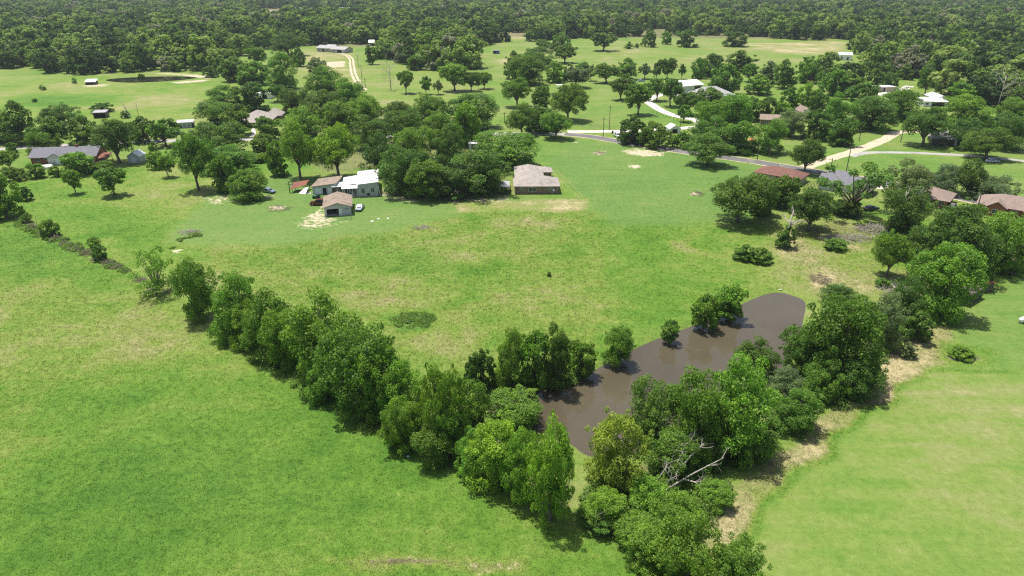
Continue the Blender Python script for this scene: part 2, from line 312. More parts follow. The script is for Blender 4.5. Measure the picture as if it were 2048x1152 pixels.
# (polygon in photo pixels, blur m, dry, dirt, cool, rough)  None = leave
ZONES = [
    ([(-400, 440), (0, 430), (260, 545), (700, 830), (1000, 985), (1320, 1130), (1320, 1400), (-400, 1400)], 3, 0.26, 0, 0.06, 0.75),   # near left pasture
    ([(-200, 560), (120, 555), (300, 570), (420, 660), (300, 740), (60, 800), (-200, 860)], 9, 0.56, 0, 0, 0.8),                        # its dry patch
    ([(-200, 800), (80, 820), (120, 900), (-200, 1000)], 6, 0.42, 0, 0, 0.8),
    ([(260, 880), (500, 860), (640, 1000), (420, 1080), (240, 1000)], 8, 0.22, 0, 0.1, 0.8),
    ([(640, 1112), (900, 1120), (1040, 1122), (1040, 1140), (760, 1140)], 1.2, 0.70, 0.35, 0, 1),
    ([(0, 425), (40, 330), (520, 310), (640, 330), (420, 390), (330, 480), (430, 540), (330, 545), (240, 540)], 5, 0.36, 0, 0, 0.55),   # field left of the yard
    ([(60, 400), (200, 395), (330, 330), (460, 350), (420, 390), (350, 440), (200, 410)], 6, 0.55, 0, 0, 0.55),
    ([(200, 420), (330, 430), (380, 500), (300, 530), (180, 470)], 7, 0.24, 0, 0, 0.6),
    ([(330, 484), (420, 388), (560, 350), (760, 385), (1170, 398), (1172, 421), (930, 425), (800, 462), (560, 492), (380, 486)], 2.5, 0.34, 0, 0.55, 0.15),  # mown yard
    ([(395, 500), (560, 492), (800, 462), (940, 425), (1180, 422), (1235, 470), (1240, 600), (1230, 680), (1180, 740), (1000, 770), (900, 760), (760, 690), (520, 590), (420, 545)], 4, 0.42, 0, 0, 1),  # middle pasture
    ([(560, 560), (760, 540), (1000, 570), (1080, 640), (960, 640), (760, 610), (600, 590)], 7, 0.58, 0, 0, 1),
    ([(720, 650), (900, 660), (1000, 740), (860, 740), (760, 700)], 5, 0.62, 0, 0, 1),
    ([(680, 490), (860, 480), (900, 560), (760, 540)], 8, 0.46, 0, 0.1, 1),
    ([(950, 424), (1130, 424), (1230, 455), (1100, 460)], 4, 0.58, 0.1, 0, 1),
    ([(1230, 450), (1540, 450), (1560, 500), (1580, 570), (1480, 590), (1380, 640), (1220, 690), (1200, 640), (1190, 560)], 6, 0.36, 0, 0, 0.75),   # lush strip by the pond
    ([(780, 632), (850, 628), (860, 652), (800, 660)], 1.5, 0.12, 0, 0.3, 1),
    ([(1340, 485), (1385, 480), (1390, 503), (1350, 505)], 2, 0.72, 0.1, 0, 1),
    ([(1545, 455), (1700, 440), (1860, 430), (1860, 560), (1800, 600), (1650, 590), (1580, 570), (1560, 500)], 6, 0.58, 0, 0, 1),   # rough ground by the snags
    ([(1570, 480), (1640, 485), (1640, 510), (1570, 505)], 3, 0.74, 0, 0, 1), ([(1620, 545), (1665, 550), (1660, 585), (1630, 580)], 2, 0.95, 0.2, 0, 1),
    ([(1085, 300), (1140, 280), (1360, 300), (1520, 330), (1530, 440), (1440, 445), (1230, 450), (1170, 410), (1110, 350)], 4, 0.26, 0, 0.5, 0.3),   # mown meadow by the road
    ([(1090, 345), (1115, 345), (1168, 395), (1130, 395)], 2, 0.50, 0.05, 0.1, 0.3),
    ([(900, 402), (1175, 396), (1174, 421), (925, 424)], 1.8, 0.80, 0.14, 0, 0.4),
    ([(955, 262), (1090, 275), (1140, 300), (1085, 320), (1040, 300)], 4, 0.28, 0, 0.3, 0.3),
    ([(1440, 1400), (1450, 1125), (1500, 1045), (1580, 968), (1660, 895), (1750, 820), (1860, 742), (2010, 737), (2300, 745), (2500, 1400)], 0.7, 0.55, 0, 0.22, 0.1),   # mown lawn lower right
    ([(1750, 860), (1950, 800), (2100, 900), (1900, 1000), (1780, 960)], 8, 0.62, 0, 0.2, 0.1),
    ([(1560, 1040), (1700, 1000), (1760, 1060), (1640, 1100)], 6, 0.60, 0, 0.2, 0.1), ([(1500, 970), (1560, 950), (1600, 980), (1520, 1010)], 3, 0.64, 0, 0, 0.1),
    ([(1850, 735), (2010, 735), (2300, 740), (2300, 540), (2048, 545), (1960, 600), (1880, 660), (1900, 700)], 1.5, 0.38, 0, 0.4, 0.15),
    ([(1400, 1100), (1420, 1020), (1540, 920), (1720, 770), (1840, 650), (1905, 655), (1905, 705), (1860, 740), (1750, 816), (1660, 890), (1575, 963), (1495, 1040), (1445, 1120)], 1.0, 0.76, 0.08, 0, 1),   # rough border
    ([(1560, 930), (1650, 850), (1740, 765), (1850, 650), (1908, 660), (1895, 710), (1780, 790), (1690, 850), (1600, 930)], 2.2, 0.88, 0.12, 0, 1),
    ([(1436, 1130), (1490, 1042), (1570, 966), (1652, 895), (1745, 818), (1855, 742), (2010, 733), (2010, 741), (1862, 748), (1757, 824), (1668, 900), (1588, 972), (1508, 1048), (1460, 1130)], 0.8, 0.27, 0, 0.1, 0.8),
    ([(1415, 1050), (1450, 1010), (1470, 1020), (1440, 1060)], 1.2, 0.92, 0.3, 0, 1),
    ([(1895, 690), (1990, 705), (1970, 725), (1870, 730)], 2, 0.40, 0, 0, 0.8),
    ([(-300, 250), (-300, 150), (200, 155), (420, 160), (540, 175), (520, 200), (380, 215), (400, 240), (120, 240)], 8, 0.50, 0, 0, 0.4),    # far left field
    ([(200, 200), (420, 190), (420, 235), (200, 240)], 8, 0.56, 0, 0, 0.5), ([(20, 195), (230, 190), (240, 212), (20, 212)], 8, 0.26, 0, 0, 0.4),
    ([(560, 100), (700, 98), (740, 180), (690, 190), (600, 150)], 8, 0.66, 0, 0, 0.3), ([(720, 115), (900, 150), (1000, 190), (990, 240), (800, 210), (730, 190)], 8, 0.54, 0, 0.1, 0.3),
    ([(990, 180), (1250, 165), (1300, 200), (1340, 250), (1150, 260), (1000, 250)], 8, 0.46, 0, 0.25, 0.25),
    ([(950, 105), (1150, 85), (1500, 70), (1700, 85), (1700, 125), (1500, 140), (1200, 135), (1000, 140)], 12, 0.56, 0, 0.1, 0.3),            # far fields
    ([(510, 32), (520, 17), (722, 18), (720, 30)], 15, 0.72, 0.2, 0, 0.2), ([(1485, 28), (1490, 14), (1650, 16), (1640, 28)], 15, 0.62, 0, 0, 0.2), ([(140, -9), (262, -9), (255, 10), (150, 10)], 20, 0.80, 0.1, 0, 0.2), ([(985, 78), (990, 66), (1060, 66), (1060, 78)], 8, 0.75, 0, 0, 0.2), ([(1480, 86), (1690, 84), (1690, 108), (1560, 106)], 10, 0.80, 0.1, 0, 0.3), ([(1000, 118), (1060, 116), (1000, 130)], 6, 0.8, 0.3, 0, 0.3),
    ([(1500, 300), (1790, 262), (2300, 290), (2300, 400), (1960, 400), (1760, 350), (1620, 335)], 5, 0.40, 0, 0.3, 0.2),
]
DIRT = [([(592, 445), (625, 425), (640, 410), (655, 432), (700, 432), (716, 440), (690, 446), (640, 460), (605, 462)], 2.5, 0.52), ([(400, 392), (470, 388), (478, 402), (400, 416)], 3, 0.5),
        ([(1245, 300), (1280, 296), (1335, 305), (1330, 312), (1290, 314), (1255, 310)], 2.2, 0.72), ([(1254, 329), (1286, 329), (1290, 336), (1262, 338)], 1.6, 0.7),
        ([(760, 388), (900, 393), (1030, 388), (1040, 397), (940, 408), (780, 403)], 2, 0.5), ([(760, 375), (1020, 372), (1020, 390), (760, 392)], 2, 0.6),
        ([(1380, 383), (1410, 385), (1405, 392), (1378, 391)], 1.0, 0.75), ([(540, 412), (572, 412), (570, 420), (540, 420)], 1.0, 0.7), ([(1180, 302), (1215, 302), (1215, 309), (1190, 309)], 1.0, 0.5),
        ([(636, 124), (690, 122), (692, 134), (640, 136)], 4, 0.9), ([(280, 147), (350, 146), (420, 152), (430, 158), (400, 156), (345, 149)], 3, 0.9),
        ([(340, 164), (400, 160), (425, 158), (410, 163), (360, 167)], 3, 0.9), ([(160, 170), (215, 168), (215, 173), (165, 174)], 3, 0.7), ([(340, 500), (365, 498), (362, 506), (342, 506)], 0.8, 0.8),
        ([(600, 440), (655, 400), (660, 420), (640, 445)], 1.5, 0.55), ([(510, 390), (545, 390), (540, 400), (512, 402)], 1.5, 0.6), ([(1650, 700), (1650, 701), (1651, 701)], 1, 0.0),
        ([(1140, 283), (1165, 283), (1160, 287), (1142, 287)], 1, 0.6)]
LITTER = [([(640, 1113), (800, 1122), (1000, 1124), (990, 1134), (800, 1134), (700, 1124)], 0.7, 0.75), ([(560, 250), (800, 215), (990, 245), (950, 290), (1030, 300), (1035, 388), (770, 385), (740, 340), (640, 350), (560, 300)], 5, 0.55),
          ([(470, 640), (620, 760), (760, 850), (960, 960), (1150, 1030), (1170, 990), (960, 850), (820, 780), (640, 690)], 2.5, 0.7),
          ([(1180, 990), (1300, 960), (1500, 880), (1700, 770), (1850, 620), (1960, 560), (2060, 540), (2060, 430), (1850, 470), (1800, 600), (1640, 740), (1400, 900), (1220, 930)], 2, 0.6),
          ([(1640, 445), (1780, 450), (1790, 490), (1650, 490)], 3, 0.5), ([(1500, 170), (2100, 150), (2100, 260), (1650, 260), (1540, 240)], 10, 0.35),
          ([(-300, -20), (2400, -20), (2400, 60), (1700, 80), (1000, 75), (740, 95), (560, 95), (300, 140), (-300, 130)], 20, 0.6)]
_Z = [(poly(p), *r) for p, *r in ZONES]; _D = [(poly(p), *r) for p, *r in DIRT]
_Li = [(poly([(x, max(y, -20)) for x, y in p]), *r) for p, *r in LITTER]
def sm(d, b): t = np.clip(d / (2 * b) + 0.5, 0, 1); return t * t * (3 - 2 * t)
def wob(X, Y, s, k): return k * (np.sin(X * s + 1.3) * np.cos(Y * s * 1.17 + 0.4) + 0.6 * np.sin(X * s * 2.3 + Y * s * 1.9 + 2.0))
def zones(X, Y):
    z = np.zeros((len(X), 4)); z[:] = (0.48, 0, 0.15, 0.4); li = np.zeros(len(X))
    Xw, Yw = X + wob(X, Y, 0.21, 0.8), Y + wob(Y, X, 0.19, 0.8)
    for p, b, dry, dirt, cool, rough_ in _Z:
        f = sm(sdf(p, Xw, Yw), b)[:, None]; z = z * (1 - f) + f * np.array([dry, dirt, cool, rough_])
    for p, b, k in _D:
        f = sm(sdf(p, Xw, Yw), b) * k; z[:, 1] = np.maximum(z[:, 1], f)
    for p, b, k in _Li: li = np.maximum(li, sm(sdf(p, Xw, Yw), b) * k)
    dp = sdf(POND_W, X, Y); f = sm(dp + 0.2, 0.8)
    li = np.maximum(li, f * 0.95)                                   # bare mud under and at the edge of the water
    return z, li
def pond_z(X, Y):
    d = sdf(POND_W, X, Y); return -0.45 * np.clip((d + 1.4) / 1.4, 0, 1) - np.clip(d, 0, 6) * 0.3

# ------------------------------------------------------------------ ground sheet
def lines(lo, hi, dense_lo, dense_hi, s0, g):
    a = list(np.arange(dense_lo, dense_hi + 1e-6, s0)); x, s = dense_hi, s0
    while x < hi: s *= 1 + g; x += s; a.append(min(x, hi))
    x, s = dense_lo, s0; b = []
    while x > lo: s *= 1 + g; x -= s; b.append(max(x, lo))
    return np.array(b[::-1] + a)
gx = lines(-7000, 7000, -100, 110, 1.1, 0.035)
gy = list(np.arange(48, 130, 1.1)); y = gy[-1]
while y < 9000: y += max(1.1, 0.0095 * y); gy.append(y)
gy = np.array(list(np.linspace(-600, 40, 18)) + gy)
XX, YY = np.meshgrid(gx, gy); X, Y = XX.ravel(), YY.ravel()
zo, li = zones(X, Y); ZZ = np.where((np.abs(X) < 120) & (Y < 170) & (Y > 50), pond_z(X, Y), 0)
nx, ny = len(gx), len(gy); i = np.arange(nx - 1)[None, :] + np.arange(ny - 1)[:, None] * nx
Q = np.stack([i, i + 1, i + nx + 1, i + nx], -1).reshape(-1, 4)
me = mesh_np('ground', np.stack([X, Y, ZZ], 1), Q, M['ground'], {'zone': zo, 'litter': li, 'tint': np.full(len(X), 0.45)}, True)
tag(mobj('ground', me), 'gently varied green and tan pasture ground', None, None, 'structure')
def sheet(name, P, z, mat, kind='structure', label=None):
    me = bpy.data.meshes.new(name); me.from_pydata([(x, y, z) for x, y in P], [], [tuple(range(len(P)))]); me.materials.append(mat)
    bm = bmesh.new(); bm.from_mesh(me); bmesh.ops.triangulate(bm, faces=bm.faces[:]); bmesh.ops.recalc_face_normals(bm, faces=bm.faces[:])
    if bm.faces and bm.faces[0].normal.z < 0: bmesh.ops.reverse_faces(bm, faces=bm.faces[:])
    bm.to_mesh(me); bm.free(); o = mobj(name, me); return tag(o, label, None, None, kind)
c_ = POND_W.mean(0); dd = POND_W - c_
sheet('pond_water', POND_W + dd / np.linalg.norm(dd, axis=1)[:, None] * 1.2, -0.40, M['water'], label='murky brown pond between the tree rows')
FARPOND = smooth_poly(poly([(205, 160), (240, 156), (290, 153.5), (350, 152.5), (388, 153.5), (396, 156), (366, 160), (320, 163.5), (262, 166), (228, 164)]), 2)
sheet('pond_water', FARPOND, 0.03, M['water2'], label='dark stock pond in the far left field')
sheet('pond_water', smooth_poly(poly([(1095, 187), (1130, 183), (1155, 188), (1120, 194)]), 2), 0.03, M['water2'], label='small pond behind the roadside oaks')
sheet('pond_water', smooth_poly(poly([(614, 127), (630, 125), (634, 130), (618, 132)]), 2), 0.03, M['water2'], label='tiny pool beside the bare pad below the far house')
def spline(pts, step=3.0):
    P = [np.array([G(*q).x, G(*q).y]) for q in pts]; P = [2 * P[0] - P[1]] + P + [2 * P[-1] - P[-2]]; out = []
    for a, b, c, d in zip(P, P[1:], P[2:], P[3:]):
        n = max(2, int(np.linalg.norm(c - b) / step))
        for k in range(n):
            t = k / n; out.append(0.5 * (2 * b + (c - a) * t + (2 * a - 5 * b + 4 * c - d) * t * t + (3 * b - a - 3 * c + d) * t ** 3))
    return np.array(out + [P[-2]])
ROADS = []
def ribbon(name, pts, wid, z, mat, label, wobble=0.0, off=0.0, step=3.0):
    C = spline(pts, step); T = np.gradient(C, axis=0); T /= np.linalg.norm(T, axis=1)[:, None] + 1e-9; Nn = np.stack([-T[:, 1], T[:, 0]], 1)
    k = np.arange(len(C)); wl = wid / 2 + wobble * np.sin(k * 1.7) * np.cos(k * 0.6); wr = wid / 2 + wobble * np.sin(k * 1.3 + 2) * np.cos(k * 0.9)
    A = C + Nn * (wl + off)[:, None]; B = C - Nn * (wr - off)[:, None]
    V = np.concatenate([np.c_[A, np.full(len(C), z)], np.c_[B, np.full(len(C), z)]]); n = len(C)
    F_ = np.stack([np.arange(n - 1), np.arange(n - 1) + n, np.arange(n - 1) + n + 1, np.arange(n - 1) + 1], 1)
    ROADS.append((C, wid / 2)); return tag(mobj(name, mesh_np(name, V, F_, mat)), label, None, None, 'structure')
ROAD1 = [(1130, 268), (1180, 273), (1260, 287), (1340, 299), (1420, 311), (1500, 322), (1600, 338), (1700, 354), (1800, 371), (1900, 391), (2000, 412), (2150, 445)]
ROADL = [(-200, 318), (0, 298), (90, 293), (190, 288), (280, 284), (370, 281), (500, 279), (640, 277), (800, 273), (930, 270), (1030, 267), (1130, 268)]
ribbon('road_shoulder', ROAD1, 7.2, 0.010, M['gravel'], 'pale gravel shoulder of the county road', 0.35)
ribbon('asphalt_road', ROAD1, 5.8, 0.022, M['asphalt'], 'dark asphalt county road')
ribbon('worn_road', ROADL, 5.6, 0.016, M['greyroad'], 'pale worn road running behind the tree clump', 0.15)
ribbon('driveway', [(1135, 263), (1190, 263), (1250, 262), (1290, 260), (1345, 258), (1400, 253), (1450, 250)], 4.6, 0.019, M['concrete'], 'pale concrete driveway off the road')
ribbon('driveway', [(1400, 248), (1392, 240), (1352, 232), (1325, 222), (1305, 210), (1296, 200), (1320, 190), (1350, 186)], 5.0, 0.013, M['concrete'], 'white driveway curving to the grey-roofed house')
ribbon('farm_track', [(1612, 334), (1640, 324), (1700, 305), (1760, 283), (1785, 270), (1800, 264), (1840, 262)], 4.8, 0.007, M['gravel'], 'sandy gravel track from the road to the right hand houses', 0.3)
ribbon('lane', [(1700, 312), (1740, 305), (1830, 306), (1900, 309), (1960, 313), (2048, 322), (2150, 335)], 3.6, 0.004, M['greyroad'], 'thin grey lane crossing the right hand field', 0.3)
for o_ in (-1.0, 1.0):
    ribbon('wheel_track', [(660, 103), (690, 109), (702, 118), (704, 132), (708, 150), (718, 168), (728, 180)], 1.6, 0.02, M['gravel'], 'sandy wheel rut of the drive to the far house', 0.2, off=o_ * 1.3)
ribbon('driveway', [(1742, 372), (1760, 372), (1778, 366)], 6.0, 0.016, M['concrete'], 'concrete drive beside the slate-roofed house')
ribbon('driveway', [(1755, 190), (1800, 180), (1820, 172)], 5, 0.01, M['concrete'], 'pale drive among the far right houses')
for o_ in (-0.9, 0.9):
    ribbon('wheel_track', [(1108, 340), (1130, 362), (1150, 382), (1166, 398)], 0.36, 0.008, M['ruts'], 'faint wheel rut beside the brick house', 0.15, off=o_)
ribbon('footpath', [(505, 256), (508, 266), (504, 274)], 1.6, 0.01, M['concrete'], 'short path from the hip-roofed house to the road')

# ------------------------------------------------------------------ trees
def crown_mesh(name, seed, n_clump, n_leaf, size, mode, mat, loose=0.0, shape=1.0):
    """leaf clumps gathered on limbs inside an uneven envelope: radius 1, height 2"""
    r = np.random.default_rng(seed)
    lobes = []; nl = int(r.integers(4, 7)); a0 = r.uniform(0, 6.28)
    for i in range(nl):
        an = a0 + 6.28 * i / nl + r.normal() * 0.25; o = r.uniform(0.32, 0.50); z = r.uniform(0.88, 1.28) if mode == 't' else r.uniform(0.70, 1.25)
        lobes.append((np.array([math.cos(an) * o, math.sin(an) * o, z]), r.uniform(0.42, 0.58)))
    lobes.append((np.array([r.normal() * .12, r.normal() * .12, r.uniform(1.28, 1.42)]), r.uniform(0.48, 0.60)))
    if mode == 'b':
        for i in range(5):
            an = a0 + 0.6 + 6.28 * i / 5 + r.normal() * 0.2; o = r.uniform(0.30, 0.58); lobes.append((np.array([math.cos(an) * o, math.sin(an) * o, r.uniform(0.22, 0.42)]), r.uniform(0.34, 0.46)))
    C = []; tries = 0; wts = np.array([q[1] ** 2 for q in lobes]); wts /= wts.sum()
    while len(C) < n_clump and tries < 20000:
        tries += 1; lc, lr = lobes[r.choice(len(lobes), p=wts)]; d = r.normal(size=3); d[2] += 0.25; d /= np.linalg.norm(d)
        p = lc + d * lr * r.uniform(0.62, 1.0) * np.array([1, 1, 0.88]); rad = r.uniform(0.10, 0.25) * (1.0 - 0.2 * loose)
        if mode == 't' and p[2] < 0.46: continue
        if p[2] < 0.08: continue
        if r.random() < 0.75 and any(np.linalg.norm(p - q) < 0.5 * R_ for q, R_ in lobes): continue
        if any(np.linalg.norm(p - q) < 0.42 * (rad + s_) for q, s_ in C) and r.random() < 0.8: continue
        C.append((p, rad))
    for _ in range(n_clump // 7):                                       # small sprays that break the outline
        lc, lr = lobes[r.integers(len(lobes))]; d = r.normal(size=3); d[2] = abs(d[2]) * 0.8; d /= np.linalg.norm(d); p = lc + d * lr * r.uniform(1.05, 1.28)
        if p[2] > 0.15: C.append((p, r.uniform(0.06, 0.11)))
    per = n_leaf // len(C); V = []; T = []
    for p, rad in C:
        n = int(per * (rad / 0.18) ** 1.6) + 8
        d = r.normal(size=(n, 3)); d[:, 2] += 0.30; d /= np.linalg.norm(d, axis=1)[:, None]
        k = rad * (0.45 + 0.55 * r.random(n) ** 0.55) * (1 + loose * 0.5 * (r.random(n) - 0.2))
        pos = p + d * k[:, None] * np.array([1.04, 1.04, 0.92])
        nrm = d * 0.70 + r.normal(size=(n, 3)) * 0.60 + np.array([0, 0, 0.28]); nrm /= np.linalg.norm(nrm, axis=1)[:, None]
        a = np.cross(nrm, r.normal(size=(n, 3))); a /= np.linalg.norm(a, axis=1)[:, None] + 1e-9; b = np.cross(nrm, a)
        s = size * r.uniform(0.6, 1.35, n)[:, None]; l = s * r.uniform(0.9, 1.5, (n, 1))
        bend = nrm * s * r.uniform(-0.25, 0.25, (n, 1))
        V.append(np.stack([pos - a * s, pos - b * l * 0.8 + bend, pos + a * s * 0.9, pos + b * l + bend], 1).reshape(-1, 3))
        t = np.clip(0.46 + r.normal() * 0.11 + r.normal(size=n) * 0.18, 0, 1); T.append(np.repeat(t, 4))
    V = np.concatenate(V); ext = np.quantile(V, 0.997, 0) - np.quantile(V, 0.003, 0); mid = (np.quantile(V, 0.997, 0) + np.quantile(V, 0.003, 0)) / 2
    k3 = np.array([2.06 / ext[0] * shape, 2.06 / ext[1] * shape, 2.0 / np.quantile(V[:, 2], 0.997)]); m3 = np.array([mid[0], mid[1], 0]); V = (V - m3) * k3
    C = [((p - m3) * k3, rad) for p, rad in C]; V[:, 2] = np.maximum(V[:, 2], 0.01); Q = np.arange(len(V)).reshape(-1, 4)
    return mesh_np(name, V, Q, mat, {'tint': np.concatenate(T)}), C
def trunk_mesh(name, C, mode, seed, r0=0.062, mat='bark'):
    r = random.Random(seed); mb = MB(); top = 1.0 if mode == 't' else 0.75
    lean = (r.uniform(-.06, .06), r.uniform(-.06, .06)); fork = 0.42 if mode == 't' else 0.22
    mb.tube([(0, 0, -0.05), (lean[0] * .3, lean[1] * .3, fork * 0.5), (lean[0], lean[1], fork), (lean[0] * 2, lean[1] * 2, top)], [r0 * 1.35, r0, r0 * 0.82, r0 * 0.4], 7)
    for p, rad in sorted(C, key=lambda q: -q[1])[:16]:
        s = Vector((lean[0], lean[1], fork * r.uniform(0.75, 1.2))); e = Vector(p); m = s.lerp(e, 0.5) + Vector((0, 0, 0.06))
        mb.tube([s, m, e], [r0 * 0.5, r0 * 0.33, r0 * 0.12], 5)
    return mb.mesh(name, M[mat], True)
LOD = {}
def make_protos():
    # near crowns: many small leaves; middle and far ones: fewer and larger leaf sprays
    for lod, n, nc, nl, sz in (('near', 7, 112, 24000, 0.0215), ('mid', 5, 64, 6500, 0.043), ('far', 4, 40, 1700, 0.080)):
        for mode in 'tb':
            L = []
            for i in range(n):
                loose = (0.0, 0.35, 0.15, 0.6, 0.0, 0.25, 0.45)[i]
                cm, C = crown_mesh(f'crown_{lod}', 100 * n + i * 7 + (50 if mode == 't' else 0), nc, nl, sz, mode, M['leaf'], loose, 0.96)
                L.append((cm, trunk_mesh(f'trunk_{lod}', C, mode, i)))
            LOD[lod + mode] = L
    LOD['sparse'] = []
    for i in range(3):
        cm, C = crown_mesh('crown_sparse', 900 + i, 34, 4500, 0.025, 'b', M['leaf'], 0.7, 0.85); LOD['sparse'].append((cm, trunk_mesh('trunk_sparse', C, 'b', i)))
    LOD['open'] = []
    for i in range(2):
        cm, C = crown_mesh('crown_open', 950 + i, 15, 3600, 0.026, 't', M['leaf'], 0.3, 1.0); LOD['open'].append((cm, trunk_mesh('trunk_open', C, 't', i, 0.075)))
    LOD['wood'] = []
    for i in range(5):
        cm, C = crown_mesh('crown_wood', 700 + i, 40, 2300, 0.062, 'b', M['leaf_far'], 0.2, 0.97); LOD['wood'].append((cm, trunk_mesh('trunk_wood', C, 'b', i)))
make_protos()
TINT = {'d': ((0.108, 0.190, 0.038), 'dark green'), 'm': ((0.142, 0.252, 0.040), 'mid green'), 'b': ((0.205, 0.345, 0.044), 'bright green'),
        'y': ((0.200, 0.285, 0.050), 'yellow green'), 'g': ((0.175, 0.235, 0.112), 'grey green'), 'l': ((0.172, 0.302, 0.042), 'fresh green')}
BOXES = []           # what is already placed, in photo pixels, so scattered trees do not cover it
TREES = []
def solve(x0, y0, x1, y1, mode, bx=None):
    cx = (x0 + x1) / 2
    if mode == 't':
        P = G(cx if bx is None else bx, y1); a = (x1 - x0) / 2 * mpp(P); e = math.atan2(CAMH, P.length); lo, hi = 0.5, 60
        for _ in range(40):
            H = (lo + hi) / 2; c = 0.38 * H; Q = Vector((P.x, P.y, H - c)); top = proj(Q)[1] - math.hypot(c * math.cos(e), 0.93 * a * math.sin(e)) / mpp(Q)
            lo, hi = (H, hi) if top > y0 else (lo, H)
        return P, a, H
    c = 3.0
    for _ in range(6):
        P = G(cx, (y0 + y1) / 2, c); m = mpp(P); a = (x1 - x0) / 2 * m; h = (y1 - y0) / 2 * m; e = math.atan2(CAMH - c, math.hypot(P.x, P.y))
        c = max(0.45 * a, math.sqrt(max(h * h - (0.93 * a * math.sin(e)) ** 2, 0.01)) / math.cos(e))
    P.z = 0; return P, a, 2 * c
tri = [0]
def tree(x0, y0, x1, y1, mode='b', tint='m', label=None, name=None, group=None, var=None, bx=None, pre=None, kind=None):
    P, a, H = solve(x0, y0, x1, y1, mode, bx); wpx = x1 - x0
    lod = kind or (('near' if wpx > 62 else 'mid' if wpx > 26 else 'far') + mode)
    L = LOD[lod]; tri[0] += 1; k = (tri[0] * 5 + tri[0] // 7) % len(L) if var is None else var % len(L)
    rr = random.Random(int(x0 * 31 + y0 * 17)); rz = rr.uniform(0, 6.28)
    shrub = H < 3.6 or (mode == 'b' and H < 1.25 * a)
    nm = name or ('shrub' if shrub else 'oak_tree' if mode == 't' else 'broadleaf_tree')
    root = empty(nm, P, rz, label, 'shrub' if shrub else 'tree', group)
    g_ = 0.96 if lod.startswith('near') else 1.1
    s = (a * g_, a * g_, H / 2 * 1.02)
    c = mobj('crown', L[k][0], root, scale=s); mobj('trunk', L[k][1], root, scale=s)
    col = TINT[tint][0]; j = rr.uniform(0.88, 1.14); hue = rr.uniform(-0.08, 0.08)
    c.color = (col[0] * j * (1 + hue), col[1] * j, col[2] * j * (1 - hue), 1)
    if pre is None: TREES.append(dict(o=root, P=P, tint=TINT[tint][1], shrub=shrub, mode=mode, lab=label, H=H, a=a, px=(x0 + x1) / 2, py=y1))
    return root
T_ = tree
# --- row along the fence on the left
LR = 'trees along the fence line of the near pasture'
for t in [
    (258, 500, 348, 592, 'b', 'm', 'thin leaning leafy tree at the upper end of the fence line tree row', 'sparse'),
    (345, 524, 432, 642, 'b', 'm', 'dark bushy tree just below the thin leaning tree of the fence row', None),
    (413, 545, 513, 680, 'b', 'm', 'two-topped leafy tree third along the fence row above the pasture', None),
    (482, 582, 592, 716, 'b', 'm', 'greyish feathery tree in the middle of the fence row', None),
    (572, 592, 726, 772, 'b', 'm', 'large dense spreading tree halfway along the fence row', None),
    (636, 650, 808, 832, 'b', 'm', 'large drooping tree beside the biggest crown of the fence row', None),
    (600, 700, 690, 800, 'b', 'm', 'low bushy tree under the large spreading fence row tree', None),
    (752, 722, 850, 850, 'b', 'l', 'bright rounded tree in the fence row before the pond end', None),
    (760, 790, 850, 900, 'b', 'l', 'bright low tree leaning over the pasture at the fence row', None),
    (836, 733, 932, 905, 'b', 'l', 'tall fresh green tree in the fence row opposite the pond tip', None),
    (890, 770, 985, 880, 'b', 'l', 'loose light green tree between fence row and pond tip', None),
    (930, 838, 1058, 978, 'b', 'b', 'brightest green tree of the fence row with pale trunk', None),
    (968, 778, 1092, 866, 'b', 'm', 'round dark tree standing in the water at the pond tip', None),
    (1048, 848, 1160, 1046, 'b', 'l', 'tall narrow tree at the lower end of the fence row', None),
    (520, 618, 618, 736, 'b', 'l', 'leafy tree filling the row between the feathery and the largest tree', None),
    (455, 600, 532, 694, 'b', 'm', 'bushy tree at the foot of the two-topped tree', None),
    (700, 700, 800, 838, 'b', 'l', 'leafy tree filling the row beside the drooping tree', None),
    (862, 800, 948, 915, 'b', 'l', 'fresh leafy tree under the tall one opposite the pond tip', None),
    (1000, 862, 1092, 1004, 'b', 'b', 'bright leafy tree between the brightest and the narrow tree', None),
    (905, 858, 990, 950, 'b', 'l', 'low leafy tree beside the brightest tree of the fence row', None),
    (820, 840, 930, 930, 'b', 'm', 'low dark bush tree at the pasture edge under the fence row', None)]:
    T_(*t[:6], label=t[6], kind=t[7], group=LR)
# --- thicket at the bottom
BT = 'thicket below the pond'
for t in [(1160, 965, 1262, 1052, 'l', 'low leafy thicket shrub next to the lower end of the fence row'), (1240, 945, 1345, 1030, 'b', 'bright vine-covered shrub under the fallen white branches'),
          (1152, 1008, 1240, 1066, 'm', 'low round shrub over the pasture at the thicket edge'), (1300, 985, 1415, 1080, 'l', 'spreading shrub in the middle of the lower thicket'),
          (1225, 1020, 1330, 1100, 'l', 'leafy shrub at the lower pasture corner of the thicket'), (1245, 1050, 1345, 1140, 'm', 'dark shrub tree overhanging the pasture bottom edge'),
          (1308, 1035, 1445, 1190, 'm', 'tall olive tree at the very bottom of the thicket'), (1415, 1078, 1534, 1200, 'm', 'dark dense tree by the lawn at the bottom of the picture'),
          (1390, 960, 1470, 1020, 'l', 'small shrub beside the red-brown bush at the thicket edge')]:
    T_(*t[:4], 'b', t[4], label=t[5], group=BT)
